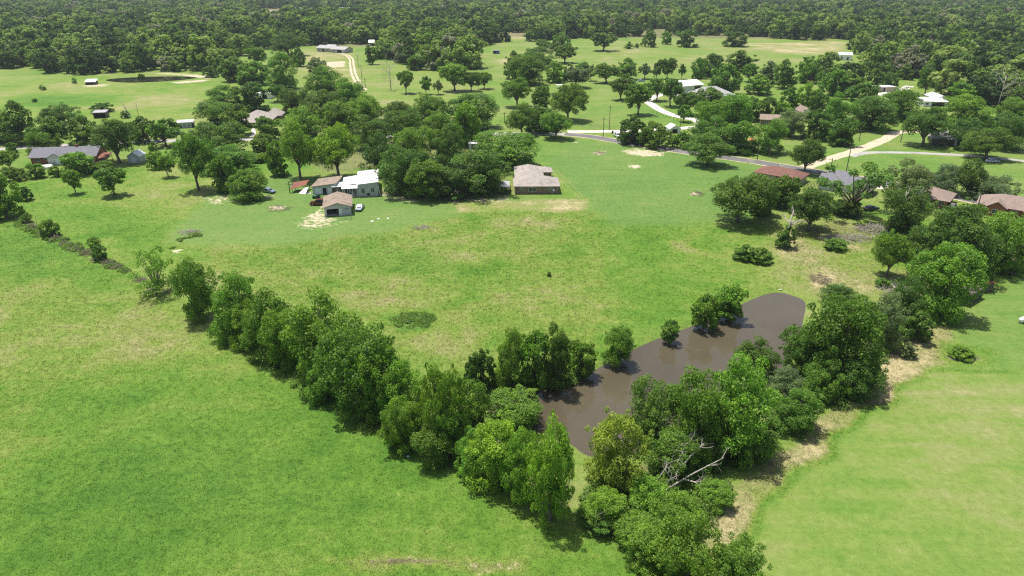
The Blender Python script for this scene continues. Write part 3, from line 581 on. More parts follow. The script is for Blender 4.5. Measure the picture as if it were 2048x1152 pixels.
# --- right bank of the pond
RB = 'trees on the lawn side of the pond'
for t in [(1168, 826, 1300, 985, 'y', 'yellowish vine-draped tree at the near end of the pond'), (1252, 764, 1362, 892, 'd', 'dark round tree on the pond bank behind the vine-draped tree'),
          (1340, 742, 1472, 925, 'l', 'broad green tree above the fallen white branches'), (1396, 712, 1562, 912, 'l', 'tallest bright tree in the middle of the lawn side bank'),
          (1290, 850, 1420, 960, 'm', 'shrubby tree just behind the fallen white branches'), (1440, 850, 1552, 930, 'm', 'low shrubby tree at the lawn border under the tallest bank tree'),
          (1536, 772, 1640, 862, 'm', 'bushy tree at the lawn border halfway along the bank'), (1540, 732, 1606, 800, 'g', 'pale flowering shrub tree halfway along the bank'),
          (1473, 678, 1556, 750, 'd', 'dark bush leaning over the water beside the tallest bank tree'), (1558, 654, 1652, 748, 'm', 'rounded tree at the waterline below the large bank tree'),
          (1600, 588, 1770, 768, 'm', 'large domed tree at the upper right corner of the pond'), (1640, 567, 1718, 612, 'd', 'small dark leafy tree behind the large domed bank tree'),
          (1600, 714, 1690, 800, 'm', 'bush tree under the large domed bank tree'), (1668, 706, 1765, 798, 'd', 'dark bush tree at the straw-coloured strip'),
          (1740, 590, 1812, 700, 'g', 'silvery willow-like tree beside the large domed bank tree'), (1802, 684, 1834, 716, 'g', 'small round grey shrub alone on the straw-coloured strip'),
          (1806, 620, 1864, 682, 'd', 'dark bush beside the silvery tree near the lawn'), (1780, 560, 1860, 660, 'd', 'dark tree between the silvery tree and the big bright tree'),
          (1820, 491, 1958, 636, 'l', 'big bright feathery tree beside the rusty shack')]:
    T_(*t[:4], 'b', t[4], label=t[5], group=RB)
for t in [(1840, 408, 1992, 560, 'b', 'd', 'dark oak mass behind the big bright feathery tree'), (1955, 425, 2070, 545, 'b', 'm', 'dark tree at the right picture edge above the rusty shack'),
          (1885, 455, 1985, 552, 'b', 'm', 'tree directly behind the rusty shack'), (2010, 420, 2120, 530, 'b', 'd', 'tree cut by the right picture edge above the lawn corner'),
          (1815, 440, 1900, 520, 'b', 'd', 'low dark tree at the foot of the pale dead snag')]:
    T_(*t[:6], label=t[6], group=RB)
# --- left bank of the pond
PB = 'small trees on the pasture side of the pond'
for t in [(924, 697, 986, 778, 'd', 'dark upright small tree nearest the pond tip'), (986, 657, 1050, 775, 'm', 'slim tree with a raised top second from the pond tip'),
          (1040, 668, 1098, 778, 'l', 'yellowish leafy tree between two taller trees on the pond bank'), (1082, 650, 1148, 780, 'd', 'tallest dark tree on the pasture side of the pond'),
          (1138, 684, 1190, 752, 'm', 'low spreading shrub just past the tallest pasture bank tree'), (1203, 654, 1270, 728, 'm', 'round single tree overhanging the water halfway up the pond'),
          (1324, 643, 1358, 684, 'm', 'small bush at the water between the round tree and the pair'), (1386, 592, 1435, 658, 'l', 'nearer tree of the pair at the upper pond'),
          (1427, 571, 1489, 638, 'l', 'farther tree of the pair at the upper pond')]:
    T_(*t[:4], 'b', t[4], label=t[5], group=PB)
# --- middle right around the snags and houses
for t in [(1409, 346, 1540, 444, 't', 'd', 'broad dark oak alone in front of the red-brown roofed house', None), (1500, 366, 1552, 430, 'b', 'd', 'dark side crown beside the broad oak', None), (1534, 352, 1596, 414, 'b', 'd', 'oak growing against the red-brown roofed house', None),
          (1562, 376, 1668, 462, 't', 'd', 'wide olive oak behind the broken ivy snag', None), (1638, 325, 1760, 430, 't', 'd', 'tall open-branched oak in front of the slate-roofed house', 'open'),
          (1774, 320, 1868, 412, 'b', 'g', 'greyish live oak beside the slate-roofed house', None), (1768, 378, 1860, 470, 'b', 'd', 'dense dark tree behind the pale dead snag', None),
          (1850, 328, 1914, 388, 'b', 'g', 'grey-green oak by the brown-roofed house', None), (1906, 320, 1976, 392, 'b', 'd', 'dark cedar-like tree leaning between the two brown-roofed houses', None),
          (1953, 352, 2034, 404, 'b', 'g', 'low grey-green oak behind the right brown-roofed house', None), (1736, 464, 1808, 552, 't', 'm', 'oak with bare lower trunk above the second brush pile', None),
          (1660, 398, 1726, 432, 'b', 'd', 'dark hedge-like shrub under the tall open-branched oak', None), (1652, 476, 1692, 500, 'b', 'm', 'low shrub below the first brush pile', None), (1752, 556, 1784, 574, 'b', 'm', 'small shrub at the edge of the second brush pile', None), (1800, 500, 1836, 524, 'b', 'm', 'low dark bush beside the oak with bare lower trunk', None),
          (1468, 488, 1508, 520, 'b', 'm', 'left bush of the pair alone in the green meadow', None), (1500, 496, 1544, 526, 'b', 'm', 'right bush of the pair alone in the green meadow', None),
          (1554, 450, 1590, 496, 'b', 'd', 'ivy bush wrapped round the broken snag', None), (1780, 430, 1830, 470, 'b', 'd', 'ivy bush at the base of the tall snag', None),
          (1363, 268, 1466, 330, 't', 'd', 'broad round oak standing in the meadow by the asphalt road', None), (1570, 277, 1646, 346, 't', 'd', 'round oak between the road and the sandy track', None),
          (1242, 236, 1302, 288, 'b', 'd', 'dark rounded bush by the road behind the van', None), (1288, 246, 1350, 294, 'b', 'd', 'second dark rounded bush by the road', None), (1346, 262, 1378, 296, 'b', 'm', 'small bush between dark bushes and meadow oak', None)]:
    T_(*t[:6], label=t[6], kind=t[7])
# --- central roadside and fields: labelled from the nearest landmark
for t in [(1380, 238, 1478, 302, 'b', 'm'), (1387, 202, 1450, 258, 'b', 'l'), (1430, 190, 1510, 254, 'b', 'l'), (1455, 244, 1504, 306, 'b', 'm'), (1506, 238, 1576, 306, 'b', 'm'), (1553, 220, 1620, 274, 'b', 'g'), (1612, 224, 1664, 278, 'b', 'd'),
          (1518, 196, 1550, 238, 'b', 'd'), (1470, 195, 1522, 240, 'b', 'm'), (1545, 205, 1580, 238, 'b', 'l'), (1250, 168, 1301, 230, 't', 'm'), (1294, 157, 1332, 202, 't', 'd'), (1320, 157, 1360, 213, 't', 'd'), (1350, 184, 1397, 230, 't', 'd'),
          (1394, 178, 1448, 218, 'b', 'd'), (1354, 211, 1380, 244, 't', 'm'), (1218, 155, 1264, 200, 't', 'd'),
          (1276, 127, 1302, 158, 't', 'g'), (1304, 125, 1323, 158, 't', 'd'), (1318, 118, 1349, 158, 't', 'm'), (1356, 129, 1370, 158, 't', 'd'), (1383, 117, 1413, 156, 'b', 'm'), (1402, 109, 1446, 152, 'b', 'd'), (1418, 130, 1480, 188, 'b', 'm'),
          (1455, 103, 1514, 142, 'b', 'd'), (1482, 129, 1511, 164, 't', 'm'), (1518, 124, 1556, 166, 'b', 'g'), (1550, 122, 1594, 176, 'b', 'd'), (1494, 150, 1545, 188, 'b', 'm'), (1562, 176, 1602, 226, 'b', 'm'), (1594, 168, 1642, 220, 'b', 'l'), (1600, 120, 1650, 165, 'b', 'm'),
          (1640, 140, 1690, 190, 'b', 'm'), (1620, 184, 1664, 230, 'b', 'd'), (1648, 190, 1712, 262, 'b', 'm'), (1690, 164, 1752, 202, 'b', 'd'), (1706, 196, 1796, 260, 'b', 'd'), (1758, 178, 1846, 240, 'b', 'm'), (1800, 216, 1890, 292, 't', 'd'), (1768, 148, 1795, 178, 'b', 'd'),
          (1862, 143, 1900, 190, 't', 'm'), (1834, 138, 1864, 190, 't', 'd'), (1902, 166, 1956, 208, 'b', 'm'), (1890, 194, 1996, 252, 'b', 'm'), (1890, 238, 1980, 296, 'b', 'd'), (1922, 256, 2020, 318, 't', 'd'), (1976, 230, 2064, 298, 'b', 'd'), (1996, 196, 2064, 246, 'b', 'm'), (1660, 238, 1710, 290, 'b', 'd'),
          (1003, 157, 1066, 214, 't', 'm'), (1064, 174, 1100, 218, 'b', 'd'), (1096, 172, 1174, 242, 't', 'd'), (1008, 208, 1080, 271, 't', 'd'), (1050, 212, 1110, 264, 'b', 'm'), (1078, 224, 1143, 277, 't', 'm'),
          (1016, 112, 1093, 168, 'b', 'm'), (1092, 124, 1127, 164, 'b', 'm'), (1130, 136, 1175, 175, 't', 'g'), (1150, 125, 1176, 152, 't', 'm'), (1171, 130, 1192, 162, 't', 'g'), (1189, 128, 1236, 166, 't', 'd'), (1232, 118, 1273, 158, 'b', 'm'), (1124, 128, 1147, 162, 'b', 'm'),
          (1008, 105, 1042, 157, 'b', 'd'), (1040, 96, 1108, 132, 'b', 'd'), (1108, 91, 1151, 126, 't', 'd'), (1072, 80, 1108, 101, 'b', 'd'), (1106, 68, 1147, 100, 'b', 'd'), (1182, 67, 1231, 102, 't', 'd'), (1250, 84, 1269, 97, 'b', 'm'), (1270, 87, 1278, 96, 'b', 'm'), (1283, 64, 1311, 93, 'b', 'm'), (1322, 64, 1342, 88, 'b', 'l'), (1354, 60, 1393, 93, 'b', 'd'), (1448, 64, 1492, 92, 'b', 'd'),
          (883, 129, 936, 182, 't', 'm'), (926, 146, 959, 182, 't', 'd'), (954, 146, 983, 178, 't', 'm'), (797, 143, 827, 187, 't', 'm'), (842, 155, 863, 189, 't', 'm'), (866, 160, 887, 189, 't', 'g'), (731, 91, 754, 128, 'b', 'd'), (814, 112, 849, 139, 'b', 'm'), (1663, 105, 1674, 119, 'b', 'd')]:
    T_(*t)
# --- clump in the middle
for t in [(818, 190, 902, 258, 'b', 'd'), (888, 190, 998, 256, 'b', 'd'), (908, 211, 960, 290, 'b', 'l'), (843, 330, 950, 396, 'b', 'd'), (752, 292, 866, 388, 'b', 'd'), (800, 320, 900, 396, 'b', 'm'), (890, 298, 1024, 388, 'b', 'd'), (940, 266, 1080, 334, 'b', 'm'), (925, 330, 1012, 386, 'b', 'd'),
          (560, 243, 642, 358, 't', 'm'), (630, 252, 726, 356, 't', 'l'), (790, 255, 868, 320, 'b', 'l'), (860, 250, 930, 330, 'b', 'd'), (716, 270, 800, 350, 'b', 'd'), (700, 232, 790, 300, 'b', 'd'), (770, 220, 850, 290, 'b', 'd'), (640, 205, 725, 270, 'b', 'm'), (560, 215, 650, 275, 'b', 'm'), (610, 180, 690, 240, 'b', 'd'), (690, 190, 770, 250, 'b', 'm'), (750, 205, 830, 262, 'b', 'd'), (840, 225, 915, 292, 'b', 'm'), (556, 178, 620, 226, 'b', 'd')]:
    T_(*t)
# --- left middle
for t in [(405, 174, 480, 222, 'b', 'd'), (472, 167, 530, 220, 'b', 'd'), (538, 170, 574, 203, 't', 'd'), (390, 203, 484, 256, 'b', 'd'), (444, 212, 500, 270, 'b', 'd'), (512, 235, 558, 278, 'b', 'm'), (505, 270, 546, 306, 'b', 'd'), (376, 244, 496, 312, 'b', 'd'), (532, 284, 571, 351, 'b', 'm'), (502, 307, 533, 325, 'b', 'l'),
          (355, 268, 440, 380, 't', 'm'), (425, 312, 473, 384, 'b', 'm'), (455, 341, 534, 400, 'b', 'm'), (400, 290, 510, 345, 'b', 'm'), (440, 117, 492, 162, 'b', 'd'), (474, 124, 536, 168, 'b', 'm'), (494, 95, 533, 132, 't', 'm'), (530, 106, 597, 176, 'b', 'm'), (582, 97, 609, 132, 'b', 'm'), (615, 116, 652, 148, 'b', 'g'), (608, 134, 690, 194, 'b', 'm'), (664, 158, 734, 212, 'b', 'm'), (406, 133, 435, 154, 'b', 'd'), (540, 68, 616, 112, 't', 'd'),
          (0, 206, 62, 288, 'b', 'd'), (48, 252, 120, 304, 'b', 'm'), (76, 210, 158, 260, 'b', 'd'), (92, 236, 142, 296, 't', 'd'), (134, 234, 195, 297, 'b', 'd'), (194, 240, 286, 326, 't', 'd'), (264, 236, 322, 283, 'b', 'd'), (304, 240, 362, 292, 't', 'm'), (182, 207, 222, 226, 'b', 'd'), (-40, 225, 30, 285, 'b', 'd'),
          (2, 301, 38, 340, 't', 'm'), (8, 332, 52, 360, 'b', 'd'), (56, 327, 86, 356, 'b', 'm'), (98, 333, 118, 354, 'b', 'm'), (124, 305, 182, 349, 'b', 'm'), (188, 323, 224, 345, 'b', 'm'), (137, 340, 167, 387, 't', 'm'), (203, 336, 256, 391, 't', 'm'), (294, 303, 331, 337, 'b', 'm'), (322, 310, 352, 354, 't', 'm'), (296, 284, 313, 309, 'b', 'm'), (14, 285, 34, 306, 'b', 'm'), (80, 170, 92, 180, 'b', 'm'), (64, 197, 74, 204, 'b', 'm'), (144, 156, 153, 167, 'b', 'm'), (276, 148, 290, 158, 'b', 'd'), (242, 222, 258, 236, 'b', 'd'),
          (-30, 352, 32, 436, 'b', 'm'), (40, 374, 64, 401, 'b', 'd')]:
    T_(*t)
# --- shrubs of the fence line and of the pasture
for t in [(82, 440, 114, 474, 'm', 'dark shrub in the brown fence line growth'), (176, 474, 200, 496, 'm', 'small green shrub on the fence line above the leaning tree'), (186, 490, 210, 522, 'd', 'dark tangle at the lower part of the fence line'), (42, 428, 62, 447, 'd', 'small dark shrub near the top of the fence line'),
          (1094, 543, 1103, 553, 'd', 'tiny lone dark bush in the open pasture'), (1900, 696, 1946, 714, 'b', 'bright low bush on the pale mound by the lawn'),
          (1440, 960, 1466, 985, 'g', 'low brownish bush on the lawn border')]:
    T_(*t[:4], 'b', t[4], label=t[5], kind='midb')

# ------------------------------------------------------------------ buildings
BUILD = []
def wall_mesh(w, d, h, roof, rh, opens):
    """walls of a w x d box, gable triangles where the roof needs them, real holes for open doors"""
    mb = MB(); th = 0.12
    def face(o, ux, uy, L, holes):
        xs = sorted({0, L, *[v for hh in holes for v in (hh[0], hh[0] + hh[2])]}); zs = sorted({-0.15, h, *[v for hh in holes for v in (hh[1], hh[1] + hh[3])]})
        for x0, x1 in zip(xs, xs[1:]):
            for z0, z1 in zip(zs, zs[1:]):
                mx, mz = (x0 + x1) / 2, (z0 + z1) / 2
                if any(hh[0] < mx < hh[0] + hh[2] and hh[1] < mz < hh[1] + hh[3] for hh in holes): continue
                p = [(o[0] + ux[0] * x + uy[0] * t, o[1] + ux[1] * x + uy[1] * t, z) for t in (0, th) for z in (z0, z1) for x in (x0, x1)]
                mb.add(p, [(0, 1, 3, 2), (5, 4, 6, 7), (0, 2, 6, 4), (1, 5, 7, 3), (2, 3, 7, 6), (0, 4, 5, 1)])
    H = lambda k: [(o[1], o[2], o[3], o[4]) for o in opens if o[0] == k and o[5] == 'open']
    face((0, 0), (1, 0), (0, 1), w, H('f')); face((w, d), (-1, 0), (0, -1), w, H('b'))
    face((w, th), (0, 1), (-1, 0), d - 2 * th, H('r')); face((0, d - th), (0, -1), (1, 0), d - 2 * th, H('l'))
    if roof == 'gable_x':
        for x in (0, w - th): mb.add([(x, 0, h), (x, d, h), (x, d / 2, h + rh), (x + th, 0, h), (x + th, d, h), (x + th, d / 2, h + rh)], [(0, 2, 1), (3, 4, 5), (0, 3, 5, 2), (1, 2, 5, 4)])
    if roof == 'gable_y':
        for y in (0, d - th): mb.add([(0, y, h), (w, y, h), (w / 2, y, h + rh), (0, y + th, h), (w, y + th, h), (w / 2, y + th, h + rh)], [(0, 1, 2), (3, 5, 4), (0, 2, 5, 3), (1, 4, 5, 2)])
    if roof == 'slope_x':
        for y in (0, d - th): mb.add([(0, y, h), (w, y, h), (w, y, h + rh), (0, y + th, h), (w, y + th, h), (w, y + th, h + rh)], [(0, 1, 2), (3, 5, 4)])
        mb.add([(w, 0, h), (w, d, h), (w, d, h + rh), (w, 0, h + rh)], [(0, 1, 2, 3)])
    return mb
def roof_mesh(w, d, h, roof, rh, ov):
    x0, x1, y0, y1 = -ov, w + ov, -ov, d + ov; t = 0.14; k = rh / (d / 2 if roof in ('gable_x', 'hip', 'hip_x') else w / 2) if roof != 'flat' else 0
    ez = h - k * ov + 0.02; mb = MB()
    def slab(pts):                                                    # pts = outline quads of top surface; adds thickness
        n = len(pts); lo = [(p[0], p[1], p[2]) for p in pts]; hi = [(p[0], p[1], p[2] + t) for p in pts]
        mb.add(lo + hi, [tuple(range(n))[::-1], tuple(range(n, 2 * n))] + [(i, (i + 1) % n, n + (i + 1) % n, n + i) for i in range(n)])
    top = h + rh + 0.02
    if roof == 'gable_x':
        slab([(x0, y0, ez), (x1, y0, ez), (x1, d / 2, top), (x0, d / 2, top)]); slab([(x0, d / 2, top), (x1, d / 2, top), (x1, y1, ez), (x0, y1, ez)])
    elif roof == 'gable_y':
        slab([(x0, y0, ez), (w / 2, y0, top), (w / 2, y1, top), (x0, y1, ez)]); slab([(w / 2, y0, top), (x1, y0, ez), (x1, y1, ez), (w / 2, y1, top)])
    elif roof in ('hip', 'hip_x', 'hip_y'):
        if w >= d: r0, r1 = (d / 2, d / 2), (w - d / 2, d / 2)
        else: r0, r1 = (w / 2, w / 2), (w / 2, d - w / 2)
        z = ez
        vs = [(x0, y0, z), (x1, y0, z), (x1, y1, z), (x0, y1, z)]; vt = [(p[0], p[1], z + t) for p in vs]; rg = [(*r0, top + t), (*r1, top + t)]
        f = [(3, 2, 1, 0), (0, 1, 5, 4), (1, 2, 6, 5), (2, 3, 7, 6), (3, 0, 4, 7)]
        f += [(4, 5, 9, 8), (5, 6, 9), (6, 7, 8, 9), (7, 4, 8)] if w >= d else [(4, 5, 8), (5, 6, 9, 8), (6, 7, 9), (7, 4, 8, 9)]
        mb.add(vs + vt + rg, f)
    elif roof == 'slope_x':
        kk = rh / w; slab([(x0, y0, h - kk * ov + .02), (x1, y0, top + kk * ov), (x1, y1, top + kk * ov), (x0, y1, h - kk * ov + .02)])
    elif roof == 'slope_y':
        kk = rh / d; slab([(x0, y0, h - kk * ov + .02), (x1, y0, h - kk * ov + .02), (x1, y1, top + kk * ov), (x0, y1, top + kk * ov)])
    else: slab([(x0, y0, h + .02), (x1, y0, h + .02), (x1, y1, h + .02), (x0, y1, h + .02)])
    return mb
def block(root, w, d, h, roof, rh, wm, rm, ov=0.45, opens=(), off=(0, 0), walls=True, frame='trim', chimney=None, posts=None):
    ox, oy = off
    if walls: wall_mesh(w, d, h, roof, rh, opens).build('wall', M[wm], root, loc=(ox, oy, 0))
    rf = roof_mesh(w, d, h, roof, rh, ov).build('roof', M[rm], root, loc=(ox, oy, 0))
    if chimney: MB().box(chimney[0], chimney[0] + 0.7, chimney[1], chimney[1] + 0.7, h, h + rh + 0.8).build('chimney', M[chimney[2]], rf)
    for o in opens:
        s, x, z, ww, hh, typ = o
        if typ == 'open': continue
        mp = {'f': lambda u, v, q: (u, -v, q), 'b': lambda u, v, q: (w - u, d + v, q), 'r': lambda u, v, q: (w + v, u, q), 'l': lambda u, v, q: (-v, d - u, q)}[s]
        def bx(name, mat, par, a0, a1, b0, b1, c0, c1, lo=(0, 0, 0)):
            p = [mp(a, b, c) for a in (a0, a1) for b in (b0, b1) for c in (c0, c1)]; xs, ys, zs = zip(*p)
            return MB().box(min(xs), max(xs), min(ys), max(ys), min(zs), max(zs)).build(name, M[mat], par, loc=lo)
        if typ == 'win':
            f = bx('window', frame, root, x, x + ww, -0.03, 0.05, z, z + hh, (ox, oy, 0)); g = 0.09
            bx('pane', 'glass', f, x + g, x + ww / 2 - g / 2, 0.05, 0.075, z + g, z + hh - g); bx('pane', 'glass', f, x + ww / 2 + g / 2, x + ww - g, 0.05, 0.075, z + g, z + hh - g)
        elif typ in ('door', 'garage', 'dark', 'teal'):
            dd = bx('door', {'door': frame, 'garage': 'trim', 'dark': 'dark', 'teal': 'teal'}[typ], root, x, x + ww, -0.03, 0.06, z, z + hh, (ox, oy, 0))
            if typ == 'door': bx('handle', 'steel', dd, x + ww - 0.18, x + ww - 0.1, 0.06, 0.12, z + hh * .45, z + hh * .45 + 0.1)
    if posts:
        for px_, py_ in posts: MB().box(px_ - .07, px_ + .07, py_ - .07, py_ + .07, -0.1, h + 0.05).build('post', M['post' if wm == 'wood_dark' else 'trim'], root, loc=(ox, oy, 0))
    return rf
def site(name, label, A, B, cat='house', group=None, lm=None):
    a, b = G(*A), G(*B); v = b - a; root = empty(name, a, math.atan2(v.y, v.x), label, cat, group); BUILD.append((a, b, lm or label, A, B)); return root, v.length
W_ = 'win'
# garage
r, w = site('garage', 'grey sided garage with tan gable roof and open dark doorway', (650, 433), (703, 429.5), 'garage', lm='tan-roofed garage')
block(r, w, 10.5, 2.6, 'gable_y', 1.15, 'siding_grey', 'roof_tan', 0.5, [('f', 0.6, 0, 3.3, 2.05, 'open'), ('f', 3.95, 0, 0.9, 1.95, 'door'), ('l', 3, 1.0, 1.2, 0.9, W_), ('r', 4, 1.0, 1.2, 0.9, W_)])
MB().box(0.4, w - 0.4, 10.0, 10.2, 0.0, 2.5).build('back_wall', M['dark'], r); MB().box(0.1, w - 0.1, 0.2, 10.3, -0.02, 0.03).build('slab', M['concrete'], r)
MB().tube([(5.6, -0.25, 1.75), (6.6, -0.3, 1.95)], [0.12, 0.12]).build('wall_bracket', M['twig'], r)
# weathered shed
r, w = site('shed', 'weathered grey shed with brown sloping roof beside the white-roofed house', (626, 389), (673, 389), 'shed', lm='weathered grey shed')
block(r, w, 8.5, 2.5, 'slope_x', 0.95, 'siding_grey', 'roof_tan', 0.35, [('f', w * .44, 0.1, 1.1, 2.0, 'dark'), ('f', w * .66, 0.05, 1.3, 2.1, 'door'), ('f', w * .12, 0.05, 1.9, 1.9, 'door')])
# white-roofed house
r, w = site('house', 'white metal roofed house with bluish boards and screened porch', (717, 394), (757, 392), lm='white-roofed house')
block(r, w, 15, 3.9, 'slope_x', 0.5, 'siding_blue', 'white_metal', 0.3, [('f', w * .16, 1.0, 1.15, 1.75, W_), ('f', w * .64, 1.2, 1.15, 1.6, W_), ('f', w * .44, 0.3, 0.8, 0.8, 'dark'), ('r', 3, 1.2, 1.2, 1.5, W_), ('r', 8, 1.2, 1.2, 1.5, W_)])
block(r, 4.4, 9, 3.0, 'slope_x', 0.55, 'siding_blue', 'white_metal', 0.2, [('f', 0.6, 0.1, 1.0, 2.1, 'dark'), ('f', 2.2, 0.9, 1.2, 1.2, W_)], off=(-4.55, 2.8))
block(r, 4.6, 2.7, 2.75, 'slope_y', 0.25, 'siding_blue', 'white_metal', 0.15, walls=False, off=(-4.7, -0.1), posts=[(0.1, 0.1), (1.6, 0.1), (3.1, 0.1), (4.45, 0.1)])
MB().box(-4.7, -0.1, -0.1, 2.7, 0.02, 0.35).build('porch_floor', M['twig'], r); MB().box(-4.7, -0.15, -0.06, -0.02, 0.95, 1.02).build('railing', M['trim'], r)
block(r, 3.2, 4, 2.5, 'slope_y', 0.3, 'wood_dark', 'white_metal', 0.1, [('f', 1.2, 0.9, 1.0, 1.1, W_)], off=(-7.9, 3.2))
MB().add([(6.3, -0.1, 0), (6.3, 3.2, 0), (5.95, 3.2, 4.0), (5.95, -0.1, 4.0)], [(0, 1, 2, 3)]).tube([(w + .6, 0, 0), (w + .1, 0, 3.7)], [0.1, 0.1]).build('brace', M['trim'], r)
# collapsed shed
r, w = site('collapsed_shed', 'collapsed shed with a rusty red roof under the big tree', (583, 387), (613, 387), 'shed', lm='collapsed red shed')
MB().add([(-.5, 0.5, 1.1), (4.2, 1.5, 2.2), (4.6, 5.2, 2.9), (-.3, 4.5, 2.3), (-.5, 0.5, 1.17), (4.2, 1.5, 2.27), (4.6, 5.2, 2.97), (-.3, 4.5, 2.37)], [(3, 2, 1, 0), (4, 5, 6, 7), (0, 1, 5, 4), (1, 2, 6, 5), (2, 3, 7, 6), (3, 0, 4, 7)]).build('roof', M['rust'], r)
for a in ((0.1, 1.0, 1.1), (4.0, 1.9, 2.2), (4.3, 5.0, 2.8), (0.1, 4.3, 2.3)): MB().tube([(a[0], a[1], -0.1), (a[0] + 0.1, a[1], a[2])], [0.09, 0.08]).build('post', M['post'], r)
MB().add([(2.2, 0, 0.02), (4.6, -0.8, 0.05), (5.2, 1.0, 1.7), (4.0, 1.4, 1.5)], [(0, 1, 2, 3)]).build('fallen_panel', M['white_metal'], r)
MB().add([(3.6, -1, 0.05), (6.2, -0.6, 0.03), (6.0, 0.8, 0.06), (4.0, 0.6, 0.5)], [(0, 1, 2, 3)]).build('fallen_panel', M['greytin'], r)
# brick house
r, w = site('house', 'tan brick house with taupe hip roof at the edge of the dark clump', (1030, 388), (1117, 387.5), lm='taupe-roofed brick house')
block(r, w, 9, 2.6, 'hip', 1.9, 'brick_tan', 'shingle_taupe', 0.5, [('f', 1.6, 1.35, 1.0, 0.7, W_), ('f', 4.2, 0.8, 2.4, 1.3, W_), ('f', 10.6, 1.3, 1.0, 0.8, W_), ('r', 3, 0.9, 1.4, 1.2, W_)])
block(r, 8.6, 15, 2.6, 'hip', 1.9, 'brick_tan', 'shingle_taupe', 0.5, [('r', 11, 0.9, 1.4, 1.2, W_)], off=(0.6, 8.0))
block(r, 4.2, 5.0, 2.6, 'hip', 1.0, 'brick_tan', 'shingle_taupe', 0.45, [('r', 2, 0.1, 0.9, 2.0, 'door')], off=(8.3, 16.5))
MB().tube([(12.0, -0.25, 0), (12.0, -0.25, 1.2)], [0.04, 0.04]).tube([(11.98, -0.28, 1.2), (12.0, -0.45, 1.32), (12.03, -0.5, 1.36)], [0.05, 0.32, 0.40], 10).build('satellite_dish', M['trim'], r)
MB().tube([(2.9, 14, 4), (2.9, 14, 5.3)], [0.08, 0.08]).build('vent_pipe', M['steel'], r)
# carport
r, w = site('carport', 'low dark carport with flat tin roof beside the brick house', (978, 389), (1018, 389), 'carport', lm='dark carport')
block(r, w, 5.5, 2.3, 'slope_y', 0.25, 'wood_dark', 'greytin', 0.2, walls=False, posts=[(0.1, 0.1), (w / 2, 0.1), (w - .1, 0.1), (0.1, 5.3), (w / 2, 5.3), (w - .1, 5.3)])
MB().box(0.8, 2.6, 1.0, 2.0, 0.01, 0.9).build('workbench', M['greenpaint'], r)
# left ranch house
r, w = site('house', 'long red brick house with slate grey gable roof at the left road', (64, 329), (194, 325), lm='slate-roofed red brick house')
block(r, w, 10, 2.6, 'gable_x', 2.3, 'brick_red', 'shingle_grey', 0.6, [('f', 1.3, 1.0, 1.8, 1.2, W_), ('f', 4.8, 1.3, 2.0, 0.8, W_), ('f', 15.5, 0.9, 2.0, 1.3, W_), ('f', 20.3, 0.05, 1.0, 2.1, 'door'), ('f', 17.9, 0.9, 1.2, 1.2, W_)], chimney=(14.0, 4.6, 'brick_red'))
block(r, 5.2, 5.0, 2.6, 'gable_y', 1.5, 'siding_blue', 'shingle_grey', 0.5, [('f', 2.6, 0.05, 1.6, 2.2, 'door')], off=(6.6, -2.0))
sheet_o = MB(); sheet_o.tube([(0, 0, 0), (0, 0, 0.7)], [2.3, 2.3], 20); sheet_o.build('pool_wall', M['trim'], tag(empty('wading_pool', G(91, 336)), 'round white above-ground pool in front of the red brick house', 'pool'))
r, w = site('shed', 'small pale gambrel garden shed under the dark oak', (257, 326), (281, 326), 'shed', lm='pale gambrel shed')
block(r, w, 4.6, 2.4, 'gable_y', 1.5, 'siding_blue', 'white_metal', 0.2, [('f', 1.4, 0.05, 1.5, 1.9, 'door')])
r, w = site('lean_to', 'rusty lean-to roof at the end of the red brick house', (199, 327), (217, 326), 'shed', lm='rusty lean-to')
block(r, w, 6, 1.9, 'slope_y', 0.5, 'wood_dark', 'rust', 0.2, walls=False, posts=[(0.1, 0.1), (w - .1, 0.1), (0.1, 5.8), (w - .1, 5.8)])
# hip-roofed house
r, w = site('house', 'brown hip-roofed house behind the road among dark oaks', (478, 255), (541, 254), lm='brown hip-roofed house')
block(r, w, 15, 2.8, 'hip', 3.4, 'brick_tan', 'shingle_taupe', 0.6, [('f', 3.2, 0.6, 1.0, 1.8, W_), ('f', 5.0, 0.1, 1.1, 2.2, 'dark'), ('f', 6.8, 0.6, 1.0, 1.8, W_), ('f', 9.6, 0.6, 1.6, 1.6, W_), ('r', 3, 0.8, 1.4, 1.3, W_)])
block(r, 7, 8, 2.8, 'hip', 2.6, 'brick_tan', 'shingle_taupe', 0.5, off=(8.6, 13.5)); block(r, w * .62, 2.4, 2.4, 'slope_y', 0.35, 'brick_tan', 'shingle_taupe', 0.2, walls=False, off=(2.4, -2.2), posts=[(0.2, 0.2), (2.2, .2), (4.4, .2), (6.6, .2), (8.6, .2)])
r, w = site('shed', 'white metal storage building behind the brown hip-roofed house', (517, 198), (542, 198), 'shed', lm='white storage building')
block(r, w, 8, 3.0, 'gable_x', 1.4, 'white_metal', 'white_metal', 0.2, [('f', 2.2, 0, 2.6, 2.5, 'open'), ('r', 3, 0.9, 1.2, 1.0, W_)])
r, w = site('mobile_cabin', 'pale blue mobile cabin with three dark openings', (355, 257), (387, 255.5), 'cabin', lm='pale blue cabin')
block(r, w, 4.2, 2.5, 'slope_y', 0.25, 'siding_blue', 'white_metal', 0.2, [('f', 0.9, 0.2, 0.9, 1.8, 'dark'), ('f', 2.6, 0.6, 0.9, 1.2, W_), ('f', 4.6, 0.6, 0.9, 1.2, W_), ('f', 6.1, 0.2, 0.9, 1.8, 'dark')])
r, w = site('barn', 'black open-fronted barn in the far left field', (188, 237), (213, 236), 'barn', lm='black barn')
